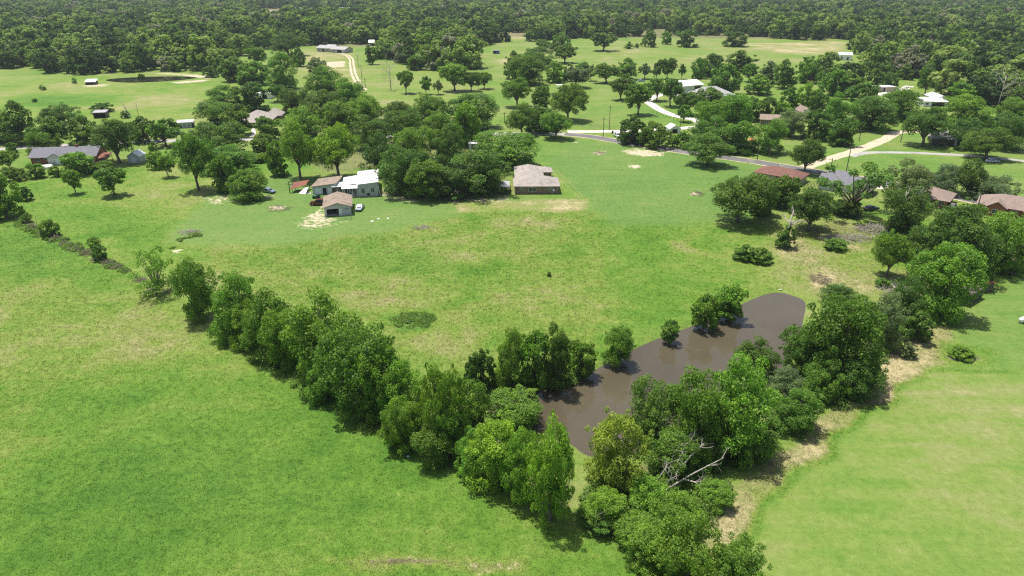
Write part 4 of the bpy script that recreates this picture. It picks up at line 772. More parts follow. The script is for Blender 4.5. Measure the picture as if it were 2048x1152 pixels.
block(r, w, 5, 2.6, 'slope_y', 0.35, 'wood_dark', 'greytin', 0.25, [('f', 0.35, 0, w / 2 - .5, 2.2, 'open'), ('f', w / 2 + .15, 0, w / 2 - .5, 2.2, 'open')])
r, w = site('cattle_shelter', 'white-roofed open cattle shelter beside the far left pond', (171, 170), (191, 169.5), 'shelter', lm='white cattle shelter')
block(r, w, 5, 1.7, 'slope_y', 1.0, 'wood_dark', 'white_metal', 0.3, [('f', 0.3, 0, w - .6, 1.4, 'open')])
# far houses
r, w = site('house', 'long pale far house with grey roof at the end of the sandy drive', (634, 103), (693, 106), lm='long pale far house')
block(r, w * .55, 11, 3.2, 'gable_x', 1.9, 'siding_blue', 'shingle_light', 0.6, [('f', 2, 0.9, 1.6, 1.4, W_), ('f', 6, 0.1, 2.2, 2.3, 'dark'), ('f', 10.5, 0.9, 1.6, 1.4, W_)])
block(r, w * .45, 12, 3.0, 'gable_x', 1.8, 'siding_blue', 'shingle_light', 0.6, [('f', 2, 0.9, 1.6, 1.4, W_), ('f', 6.5, 0.2, 4.5, 2.3, 'dark')], off=(w * .55 + .02, -2.5)); block(r, 9, 8, 3.0, 'gable_x', 1.6, 'siding_blue', 'shingle_light', 0.5, off=(-1, 14))
r, w = site('shed', 'small dark blue shed in the far middle field', (986, 107.5), (999, 107.5), 'shed', lm='dark blue shed'); block(r, w, 4, 2.6, 'flat', 0, 'bluemetal', 'greytin', 0.2, [('f', 0.5, 0, 2.2, 2.1, 'open')])
r, w = site('barn', 'white metal barn at the edge of the far right wood', (1675, 120), (1703, 121), 'barn', lm='white metal barn'); block(r, w, 9, 4.0, 'gable_x', 1.5, 'white_metal', 'white_metal', 0.2, [('f', 2.2, 0, 1.2, 2.6, 'dark'), ('f', 6.6, 0, 1.4, 2.4, 'dark')])
r, w = site('metal_building', 'large building with bright white metal roof behind the grey-roofed house', (1352, 186), (1404, 181), 'building', lm='white metal building'); block(r, w, 13, 3.6, 'gable_x', 2.0, 'white_metal', 'white_metal', 0.7, [('f', w - 6, 0, 4.6, 2.9, 'open'), ('f', w * .25, 0, 3, 2.6, 'garage')])
r, w = site('house', 'wide light grey hip-roofed house beyond the white driveway', (1402, 206), (1468, 199), lm='light grey hip-roofed house'); block(r, w, 15, 2.8, 'hip', 3.9, 'siding_tan', 'shingle_light', 0.6, [('f', 4, 0.7, 1.8, 1.5, W_), ('f', 9, 0.1, 1.2, 2.2, 'dark'), ('f', 12, 0.7, 1.8, 1.5, W_)])
block(r, 9, 10, 2.8, 'hip', 2.3, 'siding_tan', 'shingle_light', 0.5, [('f', 1, 0.1, 5, 2.2, 'garage')], off=(-9.05, 2.0))
r, w = site('greenhouse', 'small white peaked tent shelter between the road bushes and the concrete drive', (1339, 267), (1361, 266), 'tent', lm='white peaked shelter'); block(r, w, 5, 1.9, 'gable_y', 1.5, 'trim', 'white_metal', 0.15, [('f', 1.2, 0, 2.4, 1.8, 'open')])
r, w = site('house', 'tan house with red-brown hip roof beside the asphalt road', (1508, 358), (1596, 373), lm='red-brown roofed house'); block(r, w, 8.5, 2.5, 'hip', 1.7, 'siding_tan', 'shingle_red', 0.6, [('f', 2, 0.9, 1.4, 1.1, W_), ('f', 7, 0.1, 1.0, 2.1, 'dark'), ('f', 11, 0.9, 1.4, 1.1, W_), ('r', 3, 0.9, 1.4, 1.1, W_)])
MB().tube([(w * .4, 4.2, 3.6), (w * .4, 4.2, 5.2)], [0.12, 0.12]).build('flue', M['steel'], r)
r, w = site('house', 'sage white house with slate grey gable roof and open carport end', (1635, 378), (1737, 394.5), lm='slate-roofed sage house')
block(r, w, 8, 2.6, 'gable_x', 1.7, 'siding_sage', 'shingle_grey', 0.5, [('f', 1.4, 0.9, 1.3, 1.1, W_), ('f', 4.6, 0.1, 1.0, 2.0, 'dark'), ('f', 12.6, 0.9, 0.7, 0.9, W_), ('r', 1.0, 0, 5.6, 2.25, 'open'), ('b', 4, 0.9, 1.4, 1.1, W_)])
block(r, w * .4, 7, 2.6, 'gable_x', 1.4, 'siding_sage', 'shingle_grey', 0.4, off=(0.5, 8.02))
r, w = site('house', 'brick house with rose-brown roof behind the pale dead snag', (1806, 404), (1892, 419), lm='rose-brown roofed house'); block(r, w, 10, 2.6, 'hip', 2.0, 'brick_red', 'shingle_brown', 0.6, [('f', 9, 0.9, 1.6, 1.2, W_), ('f', 12.2, 0.1, 1.0, 2.0, 'door'), ('r', 3, 0.0, 4.5, 2.2, 'open')])
r, w = site('house', 'wide rose-brown roofed house with two front gables at the right edge', (1952, 424), (2075, 444), lm='two-gabled brown house'); block(r, w, 10, 2.7, 'hip', 2.3, 'brick_red', 'shingle_brown', 0.6, [('f', 8, 0.9, 1.6, 1.2, W_)])
block(r, 4.5, 5, 2.7, 'gable_y', 1.5, 'brick_red', 'shingle_brown', 0.4, [('f', 1.4, 0.7, 1.6, 1.4, W_)], off=(2.2, -1.6)); block(r, 4.5, 5, 2.7, 'gable_y', 1.5, 'brick_red', 'shingle_brown', 0.4, [('f', 1.4, 0.7, 1.6, 1.4, W_)], off=(11, -1.6))
r, w = site('house', 'dark timber house with grey roof beyond the sandy track', (1862, 289), (1918, 293), lm='dark timber house'); block(r, w, 10, 2.7, 'hip', 2.4, 'wood_dark', 'shingle_light', 0.7, [('f', 3, 0.8, 1.6, 1.2, W_), ('f', 8, 0.1, 1, 2.1, 'door')])
r, w = site('cottage', 'small cottage with orange-red roof hidden among roadside trees', (1487, 301), (1508, 303), lm='orange-roofed cottage'); block(r, w, 6, 2.4, 'hip', 1.9, 'siding_tan', 'orange_roof', 0.6, [('f', 1.2, 0.9, 1.1, 1.1, W_)])
r, w = site('house', 'low house with sand-coloured roof behind the silvery oak', (1520, 250), (1558, 252), lm='sand-roofed low house'); block(r, w, 9, 2.6, 'gable_x', 1.5, 'brick_tan', 'roof_tan', 0.5, [('f', 2, 0.9, 1.4, 1.1, W_)])
r, w = site('house', 'white gabled house with brown roof among the right hand trees', (1604, 238), (1622, 238), lm='white gabled house'); block(r, w, 9, 3.2, 'gable_y', 1.8, 'white_metal', 'shingle_brown', 0.5, [('f', 1.6, 0.9, 1.3, 1.2, W_)])
r, w = site('house', 'white low house with open patio roof in the far right trees', (1846, 213), (1893, 214), lm='white patio house'); block(r, w, 8, 2.6, 'slope_y', 0.7, 'white_metal', 'white_metal', 0.4, [('f', 4, 0, 6.5, 2.2, 'open'), ('f', 1, 0.8, 1.4, 1.2, W_)]); block(r, 7, 13, 3.0, 'gable_y', 1.4, 'white_metal', 'white_metal', 0.4, off=(w * .75, 8.2))
r, w = site('trailer_house', 'long white flat-roofed trailer home among the far right trees', (1747, 184), (1790, 183), 'house', lm='white trailer home'); block(r, w, 6, 2.6, 'flat', 0, 'siding_tan', 'white_metal', 0.3, [('f', 2, 0.8, 1.4, 1.2, W_), ('f', 6, 0.1, 1.1, 2.0, 'dark')])
r, w = site('shed', 'small white roof showing through the dark clump by the worn road', (938, 299), (957, 298.5), 'shed', lm='white roof in the clump'); block(r, w, 4, 2.2, 'flat', 0, 'siding_grey', 'white_metal', 0.2, [('f', 1, 0, 1.4, 1.9, 'dark')])
r, w = site('shed', 'little pale shed under the oaks at the worn road', (961, 250), (977, 250), 'shed', lm='pale shed under oaks'); block(r, w, 4, 2.3, 'gable_x', 0.8, 'siding_grey', 'greytin', 0.2, [('f', 0.6, 0, 1.2, 1.9, 'dark')])
r, w = site('shelter', 'white flat shelter in the field behind the roadside oaks', (1113, 177), (1125, 177), 'shelter', lm='white field shelter'); block(r, w, 3, 1.8, 'flat', 0, 'siding_grey', 'white_metal', 0.2, walls=False, posts=[(0.1, 0.1), (w - .1, 0.1), (0.1, 2.9), (w - .1, 2.9)])
r, w = site('shack', 'rusty roofed shack at the corner of the right hand lawn', (1961, 586), (1984, 583), 'shack', lm='rusty roofed shack'); block(r, w, 3.2, 2.0, 'slope_y', -0.35, 'wood_dark', 'rust', 0.25, [('f', 0.3, 0.2, 0.9, 1.5, 'dark')])
r, w = site('lattice_pen', 'dark wooden pen leaning against the big bright tree', (1932, 614), (1962, 596), 'pen', lm='dark wooden pen'); block(r, w, 2.4, 2.2, 'slope_y', 0.3, 'wood_dark', 'wood_dark', 0.15)
for k_ in range(9): MB().box(w * k_ / 8 - .05, w * k_ / 8 + .05, -.09, -.02, 0, 2.2).build('slat', M['post'], r)
FARB = [((526, 29), (556, 29), 'long white far building in the wood clearing', 'siding_blue'), ((583, 21), (606, 21), 'far grey-roofed house at the wood clearing', 'siding_tan'), ((682, 21), (704, 20), 'far white house behind the wood at the clearing end', 'siding_blue'), ((1541, 19), (1564, 19), 'far pale chapel-like building in the cemetery clearing', 'siding_tan'),
        ((1150, 9), (1164, 9), 'far white roof among the top wood', 'siding_blue'), ((1378, 26), (1388, 26), 'tiny white roof in the middle of the far wood', 'siding_blue'), ((738, 92), (748, 92), 'small white shed in the wood beside the long pale far house', 'siding_blue')]
for A, B, lab, wm in FARB:
    r, w = site('far_building', lab, A, B, 'building'); block(r, w, 9 if w > 12 else 6, 3.4, 'gable_x', 1.8, wm, 'white_metal' if 'white' in lab else 'shingle_light', 0.4, [('f', w * .2, 0.8, 2, 1.6, W_), ('f', w * .6, 0, 2, 2.4, 'dark')])

# ------------------------------------------------------------------ vehicles
def vehicle(name, label, px, py, heading, kind, col, cat='car'):
    root = empty(name, G(px, py), heading, label, cat); m = paint('paint_' + label[:14].replace(' ', '_'), col)
    L, Wd, Hh = {'sedan': (4.6, 1.8, 1.45), 'suv': (4.8, 1.95, 1.85), 'van': (5.3, 2.05, 2.05), 'pickup': (5.6, 2.0, 1.85)}[kind]; x = L / 2
    low = {'sedan': [(-x, .35), (-x, .85), (-x + .9, .98), (.75, .95), (x - .15, .78), (x, .55), (x, .35)], 'suv': [(-x, .4), (-x, 1.05), (.9, 1.1), (x - .1, .98), (x, .6), (x, .4)],
           'van': [(-x, .4), (-x, 1.1), (1.3, 1.12), (x - .1, .95), (x, .6), (x, .4)], 'pickup': [(-x, .45), (-x, 1.1), (.9, 1.12), (x - .1, 1.05), (x, .7), (x, .45)]}[kind]
    cab = {'sedan': [(-x + .75, .93), (-x + 1.35, Hh), (.15, Hh), (1.0, .93)], 'suv': [(-x + .05, 1.04), (-x + .25, Hh), (.4, Hh), (1.05, 1.07)], 'van': [(-x + .03, 1.09), (-x + .12, Hh), (1.0, Hh), (1.75, 1.09)], 'pickup': [(-.9, 1.1), (-.75, Hh), (.35, Hh), (1.05, 1.1)]}[kind]
    def prism(nm, prof, hw0, hw1, mat, z0):
        zs = [p[1] for p in prof]; zt = max(zs); vs = []
        for s in (-1, 1):
            for px_, z in prof: t = (z - z0) / max(zt - z0, .01); vs.append((px_, s * (hw0 + (hw1 - hw0) * max(0, min(1, t))), z))
        n = len(prof); me = bpy.data.meshes.new(nm); me.from_pydata(vs, [], [tuple(range(n)), tuple(range(2 * n - 1, n - 1, -1))] + [(i, n + i, n + (i + 1) % n, (i + 1) % n) for i in range(n)])
        bm = bmesh.new(); bm.from_mesh(me); bmesh.ops.recalc_face_normals(bm, faces=bm.faces[:]); bmesh.ops.bevel(bm, geom=bm.edges[:], offset=0.06, segments=2, affect='EDGES'); bm.to_mesh(me); bm.free()
        me.materials.append(mat); return mobj(nm, me, root)
    prism('body', low, Wd / 2, Wd / 2 - .04, m, .4); c = prism('cabin', cab, Wd / 2 - .06, Wd / 2 - .22, m, .95)
    x0, x1, x2, x3 = cab[0][0], cab[1][0], cab[2][0], cab[3][0]; zb, zt = cab[0][1] + .06, Hh - .1; yb, yt = Wd / 2 - .06, Wd / 2 - .20
    def pane(nm, q): MB().add(q, [(0, 1, 2, 3), (3, 2, 1, 0)]).build(nm, M['glass'], root)
    f = .86
    pane('windscreen', [(x3 + .03, -yb * f, zb), (x3 + .03, yb * f, zb), (x2 + .07, yt * f, zt), (x2 + .07, -yt * f, zt)])
    pane('rear_window', [(x0 - .03, -yb * f, zb), (x0 - .03, yb * f, zb), (x1 - .05, yt * f, zt), (x1 - .05, -yt * f, zt)])
    for s in (-1, 1): pane('side_window', [(x0 + .25, s * (yb + .02), zb), (x3 - .3, s * (yb + .02), zb), (x2 - .1, s * (yt + .03), zt), (x1 + .15, s * (yt + .03), zt)])
    for a in (-x + .85, x - .85):
        for s in (-1, 1):
            wl = MB().tube([(a, s * (Wd / 2 - .2), .34), (a, s * (Wd / 2 + .02), .34)], [.34, .34], 14).build('wheel', M['tyre'], root)
            MB().tube([(a, s * (Wd / 2 + .015), .34), (a, s * (Wd / 2 + .035), .34)], [.2, .19], 10).build('rim', M['rim'], wl)
    for s in (-1, 1):
        MB().box(x - .06, x + .03, s * (Wd / 2 - .3) - .17, s * (Wd / 2 - .3) + .17, .62, .78).build('headlight', M['lamp'], root); MB().box(-x - .03, -x + .06, s * (Wd / 2 - .25) - .14, s * (Wd / 2 - .25) + .14, .65, .85).build('tail_light', M['redpaint'], root)
    MB().box(x - .02, x + .05, -Wd / 2 + .1, Wd / 2 - .1, .38, .52).build('bumper', M['blackbin'], root)
    if kind == 'pickup': MB().box(-x + .15, -1.0, -.78, .78, 1.09, 1.14).build('bed', M['dark'], root)
    BUILD.append((G(px, py), G(px, py), label, (px - 8, py), (px + 8, py))); return root
rd = lambda a, b: math.atan2((G(*b) - G(*a)).y, (G(*b) - G(*a)).x)
vehicle('van', 'black van driving along the asphalt road', 1274, 289, rd((1230, 282), (1310, 295)), 'van', (0.012, 0.012, 0.018), 'van')
vehicle('car', 'silver grey car parked nose to the camera beside the garage', 720, 419, R(-92), 'sedan', (0.36, 0.42, 0.46))
vehicle('car', 'maroon car half hidden behind the garage', 637, 410, R(182), 'suv', (0.13, 0.035, 0.03))
vehicle('car', 'blue-grey car parked by the round yard tree', 538, 385, R(-25), 'sedan', (0.24, 0.29, 0.40))
vehicle('pickup_truck', 'white pickup facing the road beside the dark bushes', 1235, 274, R(-80), 'pickup', (0.72, 0.72, 0.72), 'truck')
vehicle('car', 'light blue car parked far behind the round oak row', 1283, 163, R(10), 'sedan', (0.30, 0.40, 0.60)); vehicle('car', 'white car beside the light blue car behind the oak row', 1266, 166, R(20), 'suv', (0.75, 0.75, 0.77)); vehicle('car', 'blue car behind the trees near the white metal building', 1476, 165, R(5), 'sedan', (0.06, 0.12, 0.40))
vehicle('car', 'purple-red car parked at the end of the rose-brown roofed house', 1903, 419, R(-60), 'suv', (0.22, 0.05, 0.13)); vehicle('car', 'dark grey car in the grass behind the open-branched oak', 1741, 420, R(15), 'sedan', (0.06, 0.065, 0.07)); vehicle('car', 'pale blue car in the shade of the oak on the grey lane', 1984, 325, R(5), 'sedan', (0.45, 0.5, 0.72))
vehicle('car', 'dark car near the mobile cabin behind the road', 357, 269, R(170), 'sedan', (0.05, 0.06, 0.09))

# ------------------------------------------------------------------ poles, fences, small things
def pole(x, y, ytop, label):
    P = G(x, y); lo, hi = 1, 30
    for _ in range(30): h = (lo + hi) / 2; lo, hi = (h, hi) if proj(P + Vector((0, 0, h)))[1] > ytop else (lo, h)
    r = empty('utility_pole', P, random.uniform(-.4, .4), label, 'pole', 'utility poles')
    MB().tube([(0, 0, -.2), (0, 0, h)], [.17, .11], 8).build('shaft', M['pole'], r); MB().box(-1.1, 1.1, -.06, .06, h - .75, h - .6).build('crossarm', M['pole'], r)
    for a in (-1.0, 0.0, 1.0): MB().tube([(a, 0, h - .6 if a else h), (a, 0, h - .42 if a else h + .18)], [.05, .03], 6).build('insulator', M['trim'], r)
    return P, h
PO = [(1218, 260, 211, 'taller pole behind the fence at the white driveway'), (1206, 274, 235, 'shorter roadside pole near the white pickup'), (1009, 243, 224, 'pole beside the pale shed under the oaks'), (1360, 257, 226, 'pole at the white peaked shelter'), (1514, 320, 290, 'roadside pole below the orange-roofed cottage'), (1538, 315, 296, 'short pole right of the orange-roofed cottage pole'),
      (1661, 340, 316, 'short pole at the foot of the sandy track'), (1692, 345, 293, 'tall pole behind the slate-roofed sage house'), (1718, 282, 258, 'pole with lamp on the lawn above the sandy track'), (1801, 284, 255, 'pole at the head of the sandy track'), (717, 135, 110, 'far pole by the sandy drive, uppermost'), (724, 159, 130, 'far pole by the sandy drive, middle one'), (731, 176, 156, 'far pole by the sandy drive, lowest one'), (1952, 425, 385, 'pole at the two-gabled brown house'), (580, 386, 364, 'thin pole beside the collapsed red shed'), (1736, 192, 170, 'pole by the white trailer home')]
PP = [pole(*p) for p in PO]
def wire(i, j, label):
    (a, ha), (b, hb) = PP[i], PP[j]; pts = []
    for k in range(9): t = k / 8; p = a.lerp(b, t); pts.append((p.x, p.y, ha + (hb - ha) * t - .5 - 1.2 * 4 * t * (1 - t)))
    tag(MB().tube(pts, [.025] * 9, 4).build('power_line', M['steel']), label, 'cable')
wire(4, 7, 'sagging power line along the asphalt road past the round oak'); wire(1, 4, 'sagging power line between the pickup and the cottage'); wire(10, 11, 'upper power line beside the sandy drive'); wire(11, 12, 'lower power line beside the sandy drive')
wire(7, 13, 'sagging power line past the rose-brown roofed house'); wire(8, 9, 'thin line between the poles above the sandy track')
def fence(pts, label, h=1.25, gap=4.0, nw=3, name='wire_fence'):
    C = [G(*p) for p in pts]; r = empty(name, C[0], 0, label, 'fence'); o = C[0]
    pm = MB().tube([(0, 0, -.15), (0, 0, h)], [.075, .065], 6).mesh('post', M['post']); P = []
    for a, b in zip(C, C[1:]):
        n = max(1, int((b - a).length / gap)); P += [a.lerp(b, k / n) for k in range(n)]
    P.append(C[-1])
    for p in P: q = mobj('post', pm, r, loc=p - o, rot=(random.uniform(-.05, .05), random.uniform(-.05, .05), 0)); q.scale.z = random.uniform(.9, 1.12)
    for k in range(nw): MB().tube([p - o + Vector((0, 0, h * (k + 1) / (nw + .3))) for p in P], [.012] * len(P), 3, False).build('wire', M['steel'], r)
fence([(1150, 250), (1180, 259), (1260, 257), (1300, 256)], 'post and wire fence along the concrete driveway'); fence([(1300, 224), (1340, 237), (1370, 247), (1385, 252)], 'dark post fence curving below the white driveway', gap=2.6)
fence([(1652, 330), (1720, 345), (1780, 352), (1860, 366), (1960, 386)], 'post fence between the asphalt road and the right hand field'); fence([(1000, 245), (1040, 256), (1090, 262), (1150, 250)], 'post fence behind the roadside oaks'); fence([(0, 430), (70, 458), (150, 497), (250, 545), (300, 575)], 'old wire fence in the brown hedge line of the pasture', gap=5)
fence([(1508, 352), (1480, 362), (1470, 372)], 'short garden fence at the red-brown roofed house', gap=2.5); fence([(1600, 374), (1640, 372)], 'wooden yard fence between the two road houses', 1.6, 0.5, 2, 'picket_fence'); fence([(285, 330), (302, 329)], 'dark board fence beside the pale gambrel shed', 1.5, 0.5, 2, 'picket_fence')
fence([(1665, 262), (1700, 262), (1740, 258)], 'dark garden fence along the trees above the sandy track', 1.6, 1.0, 3)
r = empty('corral_gate', G(1190, 254), 0, 'grey metal field gate in the driveway fence', 'gate')
for k_ in range(5): MB().tube([(-1.8, 0, .3 + .25 * k_), (1.8, 0, .3 + .25 * k_)], [.03, .03], 5).build('rail', M['steel'], r)
for k_ in (-1.8, 1.8): MB().tube([(k_, 0, -.1), (k_, 0, 1.5)], [.06, .06], 6).build('post', M['steel'], r)
r = empty('pipe_rack', G(688, 440), 0, 'faded green pipe cattle panel in front of the garage', 'gate')
for k_ in range(4): MB().tube([(-1.4, 0, .25 + .3 * k_), (2.2, 0, .25 + .3 * k_)], [.035, .035], 5).build('rail', M['greenpaint'], r)
for k_ in (-1.4, .4, 2.2): MB().tube([(k_, 0, -.1), (k_, 0, 1.35)], [.05, .05], 6).build('post', M['greenpaint'], r)
r = empty('garbage_bin', G(1225, 267), .2, 'black wheeled bin beside the white pickup', 'bin'); MB().add([(-.25, -.3, .08), (.25, -.3, .08), (.25, .3, .08), (-.25, .3, .08), (-.32, -.38, 1.0), (.32, -.38, 1.0), (.32, .38, 1.0), (-.32, .38, 1.0)], [(3, 2, 1, 0), (4, 5, 6, 7), (0, 1, 5, 4), (1, 2, 6, 5), (2, 3, 7, 6), (3, 0, 4, 7)]).build('body', M['blackbin'], r); MB().box(-.34, .34, -.42, .42, 1.0, 1.08).build('lid', M['blackbin'], r); MB().tube([(-.3, .3, .1), (.3, .3, .1)], [.1, .1], 8).build('wheel', M['tyre'], r)
r = empty('garbage_bin', G(290, 289), .2, 'black wheeled bin at the pale road near the round roadside tree', 'bin'); MB().add([(-.25, -.3, .08), (.25, -.3, .08), (.25, .3, .08), (-.25, .3, .08), (-.32, -.38, 1.0), (.32, -.38, 1.0), (.32, .38, 1.0), (-.32, .38, 1.0)], [(3, 2, 1, 0), (4, 5, 6, 7), (0, 1, 5, 4), (1, 2, 6, 5), (2, 3, 7, 6), (3, 0, 4, 7)]).build('body', M['blackbin'], r); MB().box(-.34, .34, -.42, .42, 1.0, 1.08).build('lid', M['blackbin'], r)
r = empty('fire_hydrant', G(1116, 274), 0, 'red hydrant post at the road beside the roadside oak', 'hydrant'); MB().tube([(0, 0, 0), (0, 0, .7), (0, 0, .78), (0, 0, .95)], [.16, .16, .22, .06], 10).build('barrel', M['redpaint'], r); MB().tube([(-.28, 0, .55), (.28, 0, .55)], [.09, .09], 8).build('nozzle', M['redpaint'], r)
r = empty('propane_tank', G(2046, 645), .4, 'white tank at the right picture edge on the lawn', 'tank'); MB().tube([(-1.2, 0, .75), (-1.05, 0, .75), (-.8, 0, .75), (.8, 0, .75), (1.05, 0, .75), (1.2, 0, .75)], [.1, .4, .52, .52, .4, .1], 14).build('vessel', M['tank'], r, True)
for k_ in (-.7, .7): MB().box(k_ - .08, k_ + .08, -.35, .35, -.05, .35).build('foot', M['concrete'], r)
r = empty('barrel_grill', G(2021, 556), .3, 'black barrel smoker by the dark trees at the lawn corner', 'grill'); MB().tube([(-.7, 0, .9), (.7, 0, .9)], [.4, .4], 12).build('drum', M['blackbin'], r); MB().tube([(.5, 0, 1.2), (.5, 0, 1.9)], [.09, .09], 8).build('flue', M['blackbin'], r)
for k_ in ((-.5, -.25), (.5, -.25), (-.5, .25), (.5, .25)): MB().tube([(k_[0], k_[1], -.05), (k_[0], k_[1], .7)], [.04, .04], 5).build('leg', M['blackbin'], r)
r = empty('garden_tractor', G(634, 397), R(170), 'small green tractor parked in front of the weathered shed', 'tractor')
MB().box(.1, 1.3, -.3, .3, .55, 1.05).build('hood', M['greenpaint'], r); MB().box(-.75, .1, -.42, .42, .45, .62).build('chassis', M['greenpaint'], r); MB().box(-.6, -.15, -.25, .25, .62, .8).box(-.66, -.56, -.25, .25, .8, 1.25).build('seat', M['blackbin'], r)
for k_ in ((-.45, .55, .52), (-.45, -.55, .52), (.95, .42, .32), (.95, -.42, .32)): MB().tube([(k_[0], k_[1] - .13, k_[2]), (k_[0], k_[1] + .13, k_[2])], [k_[2], k_[2]], 14).build('wheel', M['tyre'], r)
MB().tube([(.15, 0, 1.0), (-.08, 0, 1.28)], [.03, .03], 6).tube([(-.1, 0, 1.26), (-.09, 0, 1.3)], [.2, .2], 12).build('steering_wheel', M['blackbin'], r)
def rock(px, py, s, label):
    bm = bmesh.new(); bmesh.ops.create_icosphere(bm, subdivisions=2, radius=s)
    for v in bm.verts: v.co *= random.uniform(.8, 1.15); v.co.z = max(v.co.z * .55, -.05)
    me = bpy.data.meshes.new('rock'); bm.to_mesh(me); bm.free(); me.materials.append(M['stone']); o = mobj('rock', me, loc=G(px, py)); tag(o, label, 'rock')
rock(816, 913, .28, 'small white stone lying in the near left pasture'); rock(745, 443, .5, 'pale stone in the mown yard beside the silver car'); rock(757, 438, .4, 'smaller pale stone next to the first yard stone'); rock(1561, 579, .25, 'white stone at the upper end of the near pond'); rock(776, 437, .4, 'brownish lump right of the yard stones')

# ------------------------------------------------------------------ dead wood
def branchy(mb, p, d, L, r, depth, rr, spread=.6, up=.1, n=(2, 4)):
    pts = [p]; q = p
    for k in range(4):
        d = (d + Vector((rr.gauss(0, .16), rr.gauss(0, .16), rr.gauss(0, .12) + up * .2))).normalized(); q = q + d * L / 4; pts.append(q)
    mb.tube(pts, [r, r * .88, r * .75, r * .6, r * .42], 6 if r > .08 else 4)
    if depth:
        for _ in range(rr.randint(*n)):
            s = pts[rr.choice((2, 3, 4, 4))]; e = (d + Vector((rr.gauss(0, spread), rr.gauss(0, spread), rr.gauss(0, spread) + up))).normalized(); branchy(mb, s, e, L * rr.uniform(.5, .8), r * .5, depth - 1, rr, spread, up, n)
def snag(px, py, H, label, seed, lean=(0, 0), nb=6, mat='deadwood', r0=.3, depth=2, name='dead_tree', start=.35):
    rr = random.Random(seed); P = G(px, py); r = empty(name, P, 0, label, 'dead tree'); t = [Vector((0, 0, -.2)), Vector((lean[0] * .3, lean[1] * .3, H * .3)), Vector((lean[0] * .7, lean[1] * .7, H * .62)), Vector((lean[0], lean[1], H))]
    MB().tube(t, [r0, r0 * .8, r0 * .55, r0 * .15], 8).build('trunk', M[mat], r, True)
    for k in range(nb):
        f = start + (.95 - start) * k / nb; z = H * f; a = rr.uniform(0, 6.28); mb = MB(); branchy(mb, Vector((lean[0] * f, lean[1] * f, z)), Vector((math.cos(a), math.sin(a), rr.uniform(.1, .9))).normalized(), H * rr.uniform(.22, .38), r0 * .38, depth, rr); mb.build('branch', M[mat], r)
    return r
snag(1797, 466, 11.5, 'tall pale dead snag with bare twisted limbs', 3, (-.6, 0), 9, r0=.38); snag(1570, 492, 8.5, 'broken white topped snag wrapped in ivy', 5, (.4, 0), 6, r0=.5, start=.6, depth=1); snag(782, 181, 15, 'bare dark dead tree alone in the middle field', 8, (0, 0), 12, 'twig', .3, 2, start=.25)
snag(262, 236, 9, 'leaning dead trunk in the far left field', 9, (-3, 0), 3, 'twig', .25, 1); snag(277, 232, 7, 'pale slim dead trunk in the far left field', 10, (.3, 0), 3, 'deadwood', .15, 1); snag(75, 462, 4.6, 'thin bare stem rising from the fence line', 12, (.6, 0), 4, 'twig', .08, 1)
snag(1190, 1068, 3.6, 'pale bare stump with thin twigs at the thicket edge', 14, (-.1, 0), 4, 'deadwood', .1, 1, start=.2); snag(1995, 215, 16, 'pale bare tree among the far right trees', 15, (0, 0), 12, 'deadwood', .3, 2); snag(557, 148, 13, 'greyish bare tree at the creek left of the sandy drive', 16, (0, 0), 10, 'deadwood', .2, 2); snag(1856, 118, 16, 'pale leafless tree in the far right wood', 17, (0, 0), 12, 'deadwood', .3, 2); snag(1945, 560, 9, 'pale broken trunk behind the rusty shack', 18, (.3, 0), 4, 'deadwood', .22, 1)
rr = random.Random(4); root = empty('fallen_tree', G(1330, 985), 0, 'fallen tree with white bare limbs lying on the thicket', 'dead tree')
for (ax, ay, az), (bx_, by_, bz) in [((1322, 985, 1.5), (1448, 915, 4.0)), ((1352, 950, 3), (1378, 882, 6)), ((1355, 945, 3), (1408, 886, 6)), ((1340, 930, 3), (1350, 900, 5.5)), ((1330, 975, 1), (1345, 955, 3.5)), ((1370, 960, 1.8), (1398, 968, 2)), ((1310, 965, 2), (1338, 925, 5))]:
    a = G(ax, ay, az) - root.location; b = G(bx_, by_, bz) - root.location; mb = MB(); m_ = a.lerp(b, .5) + Vector((rr.uniform(-.2, .2), 0, rr.uniform(.1, .4)))
    mb.tube([a, a.lerp(m_, .5), m_, m_.lerp(b, .55), b], [.12, .105, .085, .06, .03], 6)
    for _ in range(4): branchy(mb, m_.lerp(b, rr.uniform(.2, .95)), (b - a).normalized() + Vector((rr.gauss(0, .5), rr.gauss(0, .5), rr.gauss(0, .4))), rr.uniform(.8, 1.8), .045, 1, rr)
    mb.build('limb', M['deadwood'], root)
def brush(px, py, rx, ry, h, n, label, mat='twig', name='brush_pile', thick=.05, cat='brush pile'):
    rr = random.Random(int(px)); mb = MB()
    for _ in range(n):
        a = rr.uniform(0, 6.28); q = rr.random() ** .6; p = Vector((math.cos(a) * rx * q, math.sin(a) * ry * q, rr.uniform(.0, h) * (1 - q * .7))); d = Vector((rr.gauss(0, 1), rr.gauss(0, 1), rr.gauss(.1, .45))).normalized(); L = rr.uniform(.6, 2.2) * max(h, .8)
        mb.tube([p - d * L / 2, p + Vector((rr.gauss(0, .1), rr.gauss(0, .1), .1)), p + d * L / 2], [thick, thick * .8, thick * .3], 4, False)
    for i_, v in enumerate(mb.v): mb.v[i_] = (v[0], v[1], max(v[2], 0.0))
    o = mb.build(name, M[mat], loc=G(px, py)); tag(o, label, cat)
brush(1698, 478, 8, 3, 1.2, 260, 'long grey brush pile of cut branches below the dead snag'); brush(1752, 462, 5, 4, 1.9, 240, 'high tangle of grey branches under the dead snag'); brush(1795, 580, 4.2, 3, 1.2, 220, 'second grey brush pile near the pond corner')
